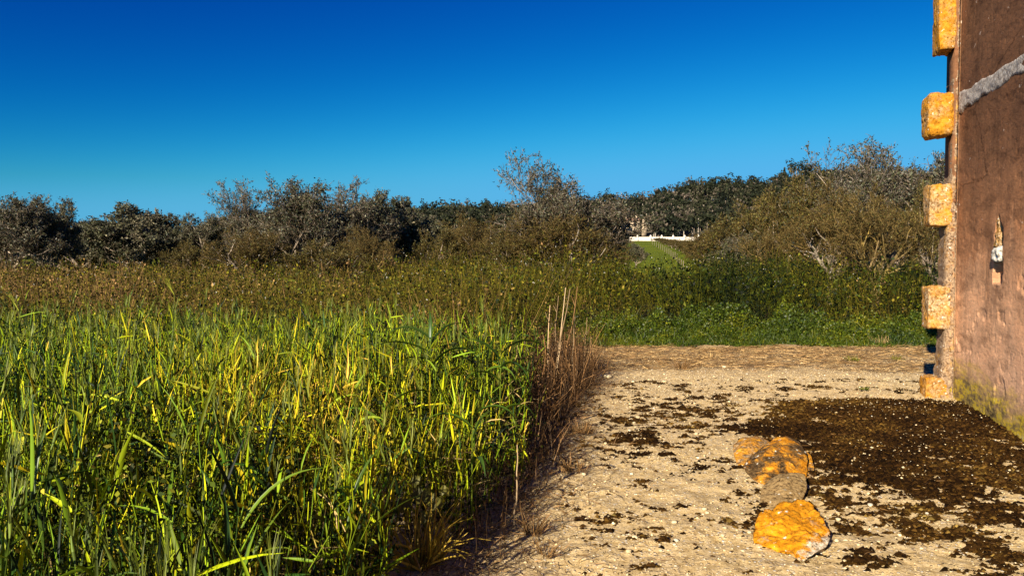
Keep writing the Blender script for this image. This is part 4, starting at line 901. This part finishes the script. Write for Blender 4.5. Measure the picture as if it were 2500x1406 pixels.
KINDS = {
    'grey': dict(nl=3, ls=.065, leaf='leaf_grey', top_leaf=.6, twig='twig'),
    'grey2': dict(nl=2, ls=.065, leaf='leaf_grey', top_leaf=.5, twig='twig', limbs=3, inc=(.3, .8), up=.18),
    'tall': dict(nl=2, ls=.075, leaf='leaf_grey', top_leaf=.75, twig='twig', limbs=4, inc=(.35, .9), up=.2, top=1.5),
    'brown': dict(nl=1, ls=.06, leaf='leaf_olive', top_leaf=.2, twig='twig_brown', limbs=5, inc=(.5, 1.15)),
    'brown2': dict(nl=1, ls=.05, leaf='leaf_olive', top_leaf=.3, twig='twig_brown', limbs=4, inc=(.4, 1.0), bark='lichen_bark'),
    'dark': dict(nl=5, ls=.09, leaf='leaf_dark', top_leaf=.1, twig='twig', limbs=5, inc=(.4, 1.05)),
    'dark2': dict(nl=4, ls=.08, leaf='leaf_dark', top_leaf=.3, twig='twig', limbs=4, inc=(.5, 1.1)),
    'olive': dict(nl=2, ls=.075, leaf='leaf_olive', top_leaf=.0, twig='twig_brown', limbs=5, inc=(.5, 1.2)),
}
TPL = {}
for i, (k, v) in enumerate(KINDS.items()):
    ms_, hmax, A_ = make_tree(100 + i, v); w = float(np.percentile(np.abs(A_[:, 0]), 97)) * 2; TPL[k] = (ms_, float(np.percentile(A_[:, 2], 99.7)), w, float(np.median(A_[:, 0])))
    print('tree', k, hmax, w, sum(len(m_.polygons) for m_ in ms_))
ITREE = [0]
def tree(px, topy, wpx, Y, kind, label, group='orchard trees beyond the weeds', rz=None, name='orchard_tree', bz=None):
    ms_, h0, w0, mx = TPL[kind]; z0 = float(zg(np.array(xat(px, Y)), np.array(Y))) if bz is None else bz
    H = zat(topy, Y) - z0; W_ = wpx / F * Y; ITREE[0] += 1
    rz = ITREE[0] * 2.39996 if rz is None else rz
    t = empty(name, (xat(px, Y), Y, z0), rz, (W_ / w0 * 1.0, W_ / w0, H / h0), label=label, cat='tree', group=group)
    for nm, me in zip(('trunk', 'twigs', 'foliage'), ms_): link(nm, me, t)
    return t
T = [
 (30, 478, 230, 33, 'grey', 'grey twiggy tree cut by the left edge of the picture'),
 (118, 490, 170, 35, 'dark2', 'grey green tree with leaning trunk second from the left edge'),
 (215, 548, 170, 44, 'dark', 'low dark tree in the gap right of the leaning tree'),
 (318, 503, 190, 42, 'dark', 'tall dark domed tree in the left clump'),
 (398, 524, 140, 43, 'dark2', 'dark tree forming the right shoulder of the left clump'),
 (505, 528, 150, 43, 'dark2', 'small olive grey tree right of the sky gap'),
 (480, 590, 130, 37, 'olive', 'low bushy olive tree under the sky gap'),
 (600, 450, 170, 34, 'tall', 'feathery pale topped tree left of the wide central clump'),
 (720, 440, 230, 32, 'grey', 'wide twiggy tree with curved forked trunk in the central clump'),
 (822, 443, 190, 35, 'grey2', 'tall grey tree with the highest crown of the central clump'),
 (640, 560, 190, 29, 'brown', 'low brown twiggy tree in front of the pale topped tree'),
 (905, 475, 180, 38, 'dark2', 'dark leafy tree right of the highest crown'),
 (980, 492, 160, 42, 'dark', 'dense dark tree ending the central clump'),
 (900, 556, 130, 28, 'brown2', 'small rusty tree with yellow lichened trunk before the central clump'),
 (800, 590, 200, 27, 'olive', 'low yellow green bushy tree below the central clump'),
 (1070, 560, 130, 37, 'olive', 'low olive tree beyond the end of the central clump'),
 (1142, 526, 140, 38, 'brown', 'lone golden brown tree before the distant ridge'),
 (1318, 382, 210, 30, 'tall', 'tallest tree with sparse pale crown rising over the ridge'),
 (1418, 440, 235, 31, 'grey2', 'wide rounded tree touching the tallest one on its right'),
 (1255, 560, 150, 30, 'olive', 'low olive bushy tree at the left foot of the tallest tree'),
 (1385, 520, 270, 28, 'brown', 'brown spreading tree in front of the tallest tree'),
 (1470, 570, 120, 32, 'brown', 'low brown tree beside the left edge of the green lane'),
 (1738, 560, 170, 42, 'brown', 'low brown tree at the right edge of the green lane'),
 (1840, 492, 200, 38, 'olive', 'rounded olive brown tree under the forested hill'),
 (1800, 575, 130, 33, 'dark2', 'dark low tree right of the green lane'),
 (1900, 540, 180, 29, 'brown2', 'brown tree with yellow forked trunk leaning left'),
 (1965, 420, 190, 32, 'olive', 'tall green brown tree just below the umbrella pines'),
 (2092, 352, 230, 27, 'tall', 'tall feathery tree with double pale crown left of the wall'),
 (2195, 350, 230, 29, 'grey2', 'tall grey tree close left of the wall'),
 (2030, 450, 200, 26, 'brown', 'spreading brown tree before the tall feathery tree'),
 (2275, 392, 170, 31, 'grey', 'grey tree half hidden behind the wall end'),
 (2140, 470, 250, 22, 'brown2', 'nearest tree with thick forked trunk standing in the weeds left of the wall'),
 (2275, 450, 150, 25, 'olive', 'dark olive tree directly behind the tooth stones'),
]
for a_ in T: tree(*a_)
# thick lichened fork of the nearest right-hand tree is part of the copy; farther rows
cnt = 0
for row, Y in enumerate((50, 58, 67, 78, 92, 110)):
    for px in range(-120, 2500, int(118 - row * 4)):
        pj = px + random.uniform(-22, 22)
        rad = 4.6 / Y * F / 2 * 1.1
        if pj + rad > 1556 and pj - rad < 1712 - row * 16: continue
        topz = random.uniform(3.6, 4.9) + float(gz(Y)); topy = 640 - (topz - CAMH) / Y * F
        lim = np.interp(pj, [0, 180, 250, 450, 470, 560, 1000, 1100, 1200, 1500, 1700, 1800, 2000, 2400], [500, 560, 540, 570, 560, 500, 510, 560, 560, 560, 585, 560, 480, 440])
        topy = max(topy, lim)
        kd = random.choice(['dark2', 'olive', 'brown', 'dark', 'grey', 'brown2']); fr_ = min(T, key=lambda a_: abs(a_[0] - pj))[5].split()
        tone = {'dark2': 'dark', 'dark': 'dense dark', 'olive': 'olive', 'brown': 'brown', 'grey': 'grey', 'brown2': 'thin brown'}[kd]
        lab = tone + ' tree in the ' + ('first', 'second', 'third', 'fourth', 'fifth', 'last')[row] + ' row behind the ' + ' '.join(fr_[:8])
        tree(pj, topy, 4.6 / Y * F * random.uniform(.85, 1.15), Y + random.uniform(-2, 2), kd, ' '.join(lab.split()[:16]), 'distant orchard rows'); cnt += 1
print('far trees', cnt)

ORD = ['nearest', 'second', 'third', 'fourth', 'fifth', 'sixth', 'seventh', 'eighth', 'ninth', 'tenth', 'eleventh', 'twelfth', 'thirteenth', 'fourteenth', 'fifteenth', 'farthest']
# row of young trees right of the green lane, with its stakes
for k in range(15):
    f = k / 14; Y = 62 + 88 * f ** 1.0; px = 1250 + ((1712 - 1250) * (1 - f) ** 1.15 + (1588 - 1250) * (1 - (1 - f) ** 1.15)); z0 = float(gz(Y)); hgt = .8 + .2 * random.random() + 1.3 * (1 - f)
    tree(px + 14, 640 - (z0 + hgt - CAMH) / Y * F, (1.8 + 1.4 * (1 - f)) / Y * F, Y, 'olive' if k % 2 else 'brown', ORD[k] + (' young bushy tree' if k == 0 else ' nearest young bushy tree') + ' in the row along the right side of the green lane', 'young trees along the lane')
M['wood'] = leafmat('weathered_post', [(0, (.2, .15, .1)), (1, (.34, .27, .2))], 0, .8, .1)
postm = MB(); postm.add(*tubes([(0, 0, -.1), (0, 0, .75)], [(0, 0, .75), (0, 0, .8)], [.035, .035], [.035, .005], 6)[:2], .6, .5); postme = postm.mesh('fence_post', M['wood'])
for k in range(16):
    f = k / 15; Y = 58 + 75 * f; px = 1250 + ((1668 - 1250) * (1 - f) + (1592 - 1250) * f); o = link('fence_post', postme); o.location = (xat(px, Y), Y, float(zg(np.array(xat(px, Y)), np.array(Y))))
    tag(o, (ORD[k] if k in (0, 15) else ORD[k] + ' nearest') + ' weathered post in the line beside the green lane', 'post', 'posts beside the lane')
# dark bush standing in for the tree shadow on the left of the lane
tree(1552, 597, 42, 62, 'dark', 'small dark bush standing in for tree shadow at the left side of the green lane', 'lane shadow stand-ins', name='shadow_bush')

# ------------------------------------------------------------------ boundary wall and house at the far end of the lane
def flatmat(name, c1, c2, sc_=3, rough=.8):
    m, N, L = newmat(name); tc = N.new('ShaderNodeTexCoord'); n_ = ntex(N, L, tc.outputs['Object'], sc_, 5, .6); r = ramp(N, [(.3, c1), (.7, c2)]); L.new(n_.outputs[0], r.inputs[0])
    p = N.new('ShaderNodeBsdfPrincipled'); p.inputs['Roughness'].default_value = rough; L.new(r.outputs[0], p.inputs['Base Color']); o_ = N.new('ShaderNodeOutputMaterial'); L.new(p.outputs[0], o_.inputs[0]); return m
M['render_white'] = flatmat('whitewashed_render', (.62, .52, .42), (.75, .66, .56), 1.5)
M['house_cream'] = flatmat('cream_render', (.62, .46, .30), (.72, .57, .40), .8)
M['tile'] = flatmat('roof_tile', (.36, .2, .11), (.5, .3, .18), 4); M['glass'] = flatmat('window_dark', (.02, .022, .025), (.04, .04, .045), 2, .15)
def box(mb, x0, x1, y0, y1, z0, z1):
    v = [(x, y, z) for z in (z0, z1) for (x, y) in ((x0, y0), (x1, y0), (x1, y1), (x0, y1))]; mb.add(v, [(3, 2, 1, 0), (4, 5, 6, 7), (0, 1, 5, 4), (1, 2, 6, 5), (2, 3, 7, 6), (3, 0, 4, 7)]); return mb
Yw = 160; xa, xb = xat(1480, Yw), xat(1900, Yw); zb0 = float(gz(Yw)) - .3
t = empty('boundary_wall', (xat(1600, Yw), Yw, zb0), label='long low whitewashed boundary wall with posts across the end of the green lane', cat='wall')
ox = t.location.x
box(MB(), xa - ox, xb - ox, 0, .35, 0, 1.12).build('wall_panel', M['render_white'], t)
for px in (1500, 1556, 1588, 1615, 1643, 1671, 1705, 1740):
    x_ = xat(px, Yw) - ox; q = box(MB(), x_ - .2, x_ + .2, -.06, .41, 0, 1.32).build('post', M['render_white'], t)
    mb = MB(); mb.add(*tubes([(x_, .17, 1.32), (x_, .17, 1.45)], [(x_, .17, 1.45), (x_, .17, 1.6)], [.2, .17], [.17, .02], 8)[:2]); mb.build('post_cap', M['render_white'], q)
Yh = 205
P_ = at(1552, 558, Yh); t = empty('house', (P_.x, Yh, P_.z - 2), label='small cream house with chimneys showing among dark trees on the hillside', cat='house')
w_ = 4.2
box(MB(), -w_, 1.2, 0, 6, 0, 4.2).build('wall', M['house_cream'], t); box(MB(), 1.2, w_ - 1, 1.2, 6, 0, 3.2).build('side_wing', M['house_cream'], t)
mb = MB(); mb.add([(-w_ - .3, -.3, 4.2), (1.5, -.3, 4.2), (1.5, 6.3, 4.2), (-w_ - .3, 6.3, 4.2), (-w_ - .3, 3, 5.1), (1.5, 3, 5.1)], [(0, 1, 5, 4), (2, 3, 4, 5)]); mb.add([(-w_ - .3, -.3, 4.2), (-w_ - .3, 3, 5.1), (-w_ - .3, 6.3, 4.2), (1.5, -.3, 4.2), (1.5, 6.3, 4.2), (1.5, 3, 5.1)], [(0, 1, 2), (3, 4, 5)]); rf = mb.build('roof', M['tile'], t)
for cx in (-2.6, .4): box(MB(), cx - .25, cx + .25, 1.2, 1.7, 4.3, 5.7).build('chimney', M['house_cream'], rf)
box(MB(), 2.3, 2.8, 2.2, 2.7, 3.2, 4.6).build('chimney', M['house_cream'], rf)
for cx, cz_ in ((-3.3, 2.4), (-1.9, 2.4), (-.2, 2.4), (-3.3, .6), (-.2, .6)):
    wdo = box(MB(), cx - .38, cx + .38, -.05, .02, cz_, cz_ + 1.2).build('window', M['glass'], t); box(MB(), cx - .5, cx + .5, -.12, 0, cz_ - .12, cz_ - .01).build('sill', M['house_cream'], wdo)

# ------------------------------------------------------------------ forested hills
RP = [(-400, 625), (300, 615), (700, 605), (900, 560), (1000, 520), (1090, 505), (1260, 505), (1400, 500), (1500, 488), (1560, 494), (1610, 478), (1700, 456), (1780, 446), (1830, 450), (1920, 434), (2000, 420), (2300, 440), (2900, 450)]
def ridge(px): return np.interp(px, [a[0] for a in RP], [a[1] for a in RP])
YR = 330
def hill(X, Y):
    px = 1250 + F * X / Y; zt_ = CAMH + (640 - ridge(px)) / F * YR - 6.5
    f = sstep(168, YR, Y) * .75 + .25 * np.clip((Y - 168) / (YR - 168), 0, 1)
    return 5.7 + (np.maximum(zt_, 5.9) - 5.7) * f + (fbm(X * .02, Y * .02, 8, 3) - .5) * 5 * sstep(180, 260, Y) - np.maximum(0, Y - YR) * .12
M['hill'] = flatmat('hill_floor', (.02, .022, .01), (.05, .045, .02), .1, .95)
b = MB(); b.add(*gradedgrid(np.linspace(-300, 330, 150), np.linspace(168, 420, 60), hill)); tag(b.build('hills', M['hill'], smooth=True), kind='structure')
def crown_tpl(seed, flat, nb=9, nleaf=26):
    r_ = np.random.default_rng(seed); Cn = []
    for k in range(nb):
        a = r_.random() * 6.28; q = r_.random() ** .5; c = np.array([q * math.cos(a) * .75, q * math.sin(a) * .75, flat * r_.normal() * .5]); d = r_.normal(size=(nleaf, 3)); d /= np.linalg.norm(d, axis=1, keepdims=True)
        Cn.append(c + d * np.array([.42, .42, .32 if flat < .4 else .42]) * (.6 + .4 * r_.random((nleaf, 1))))
    return np.concatenate(Cn)
CT = [crown_tpl(k, f) for k, f in enumerate((.25, .35, .9, .6, .3))]
b = MB(); n = 2300; cx = rng.random(n); Yc = 172 + (YR + 8 - 172) * rng.random(n) ** .8; pxs = 880 + (2380 - 880) * cx
Yc[:330] = YR - 4 + 9 * rng.random(330); pxs[:330] = np.linspace(880, 2350, 330)
tk = []
for k in range(n):
    Y = Yc[k]; X = (pxs[k] - 1250) / F * Y
    if abs(pxs[k] - 1551) < 38 and 166 < Y < Yh + 6 and float(hill(np.array(X), np.array(Y))) + 6 > P_.z - 1.6: continue
    s = rng.uniform(1.8, 3.3); th = rng.uniform(3.4, 6.4) if k >= 330 else rng.choice([rng.uniform(3.6, 6.2), rng.uniform(6, 8.2)], p=[.75, .25]); C_ = CT[rng.integers(5)]; a = rng.random() * 6.28; z0 = float(hill(np.array(X), np.array(Y)))
    Rm = np.array([[math.cos(a), -math.sin(a), 0], [math.sin(a), math.cos(a), 0], [0, 0, 1]]); Q = (C_ @ Rm.T) * s + np.array([X, Y, z0 + th - s * .3])
    Q = Q[rng.random(len(Q)) < .62]
    V, Fq, c = leafquads(Q, .62 + .4 * rng.random(len(Q)), 1.5); tn = np.clip(rng.uniform(.0, .95) + rng.normal(size=len(Q)) * .14 + (.35 if rng.random() < .07 else 0), 0, 1)
    b.add(V, Fq, rep(tn, c), rep(rng.random(len(Q)), c)); tk.append((X, Y, z0, z0 + th))
tag(b.build('hill_forest', M['pine']), 'dark pine forest covering the distant hills', 'forest', kind='stuff')
tk = np.array(tk); b = MB(); V, Fq, c = tubes(tk[:, :3], tk[:, [0, 1, 3]], .16, .1, 4); b.add(V, Fq, rep(rng.random(len(tk)), c), .6)
tag(b.build('forest_trunks', M['bark']), 'pale trunks of the distant hill forest', 'forest trunks', kind='stuff')
def pine(px, topy, boty, w, Y, label, flat=True, seed=0):
    topy -= 9; w *= 1.25
    X = xat(px, Y); z0 = float(hill(np.array(X), np.array(Y))); zt_ = zat(topy, Y); zb_ = zat(boty, Y); t = empty('pine_tree', (X, Y, z0), label=label, cat='tree'); W_ = w / F * Y / 2
    mb = MB(); top = Vector((0, 0, (zt_ + zb_) / 2 - z0)); mb.add(*polytube([Vector((0, 0, -.5)), Vector((.3, 0, top.z * .5)), top], .3, .12, 6)[:2], .6, .5)
    r_ = np.random.default_rng(seed)
    Q = crown_tpl(seed + 30, .3 if flat else .8, 12, 34)
    for k in range(5):
        a = r_.random() * 6.28; mb.add(*polytube([top * .8, Vector((math.cos(a) * W_ * .6, math.sin(a) * W_ * .6, zb_ - z0 + (zt_ - zb_) * .4))], .12, .05, 4)[:2], .6, .5)
    mb.build('trunk', M['bark'], t)
    if not flat:  # conical
        Q[:, :2] *= (1 - (Q[:, 2:3] - Q[:, 2].min()) / np.ptp(Q[:, 2]) * .75)
    Q[:, 2] = (Q[:, 2] - Q[:, 2].min()) / np.ptp(Q[:, 2]); Q = np.stack([Q[:, 0] * W_ / 1.1, Q[:, 1] * W_ / 1.1, zb_ - z0 + Q[:, 2] * (zt_ - zb_)], 1)
    V, Fq, c = leafquads(Q, .62 + .3 * rng.random(len(Q)), 1.4); mb = MB(); mb.add(V, Fq, rep(np.clip(.4 + rng.normal(size=len(Q)) * .2, 0, 1), c), rep(rng.random(len(Q)), c)); mb.build('crown', M['pine'], t)
pine(1940, 396, 424, 46, 300, 'umbrella pine with flat dark crown highest on the ridge', seed=1)
pine(1978, 400, 428, 56, 305, 'broad umbrella pine right of the highest one on the ridge', seed=2)
pine(1912, 418, 446, 22, 315, 'small cone shaped pine left of the umbrella pines', False, 3)
pine(1766, 428, 462, 36, 300, 'pine with open crown and bare trunks in the middle of the ridge', seed=4)
pine(1692, 441, 470, 34, 315, 'round headed pine at the left shoulder of the higher hill', seed=5)
pine(1606, 470, 486, 14, 320, 'tiny pine standing clear of the low saddle in the ridge', seed=6)
pine(1186, 494, 510, 22, 320, 'small leaning pine on the low left ridge', seed=7)
pine(1840, 438, 456, 40, 318, 'low flat pine between the open pine and the small cone pine', seed=8)
pine(1735, 440, 470, 34, 306, 'pale grey topped pine beside the open crowned pine', seed=9)

# bird high over the orchard
P_ = at(1205, 445, 60); mb = MB()
mb.add([(-.12, 0, 0), (0, -.03, .02), (.14, 0, 0), (0, .03, -.02), (-.02, -.22, .06), (.05, -.03, .01), (-.02, .22, .06), (.05, .03, .01), (-.01, -.03, .0), (-.01, .03, 0)], [(0, 1, 2, 3), (8, 4, 5, 1), (9, 6, 7, 3)], .1, .1)
o = mb.build('bird', M['leaf_dark']); o.location = P_; o.rotation_euler = (0, 0, .6); tag(o, 'tiny dark bird flying in the clear sky above the ridge', 'bird')
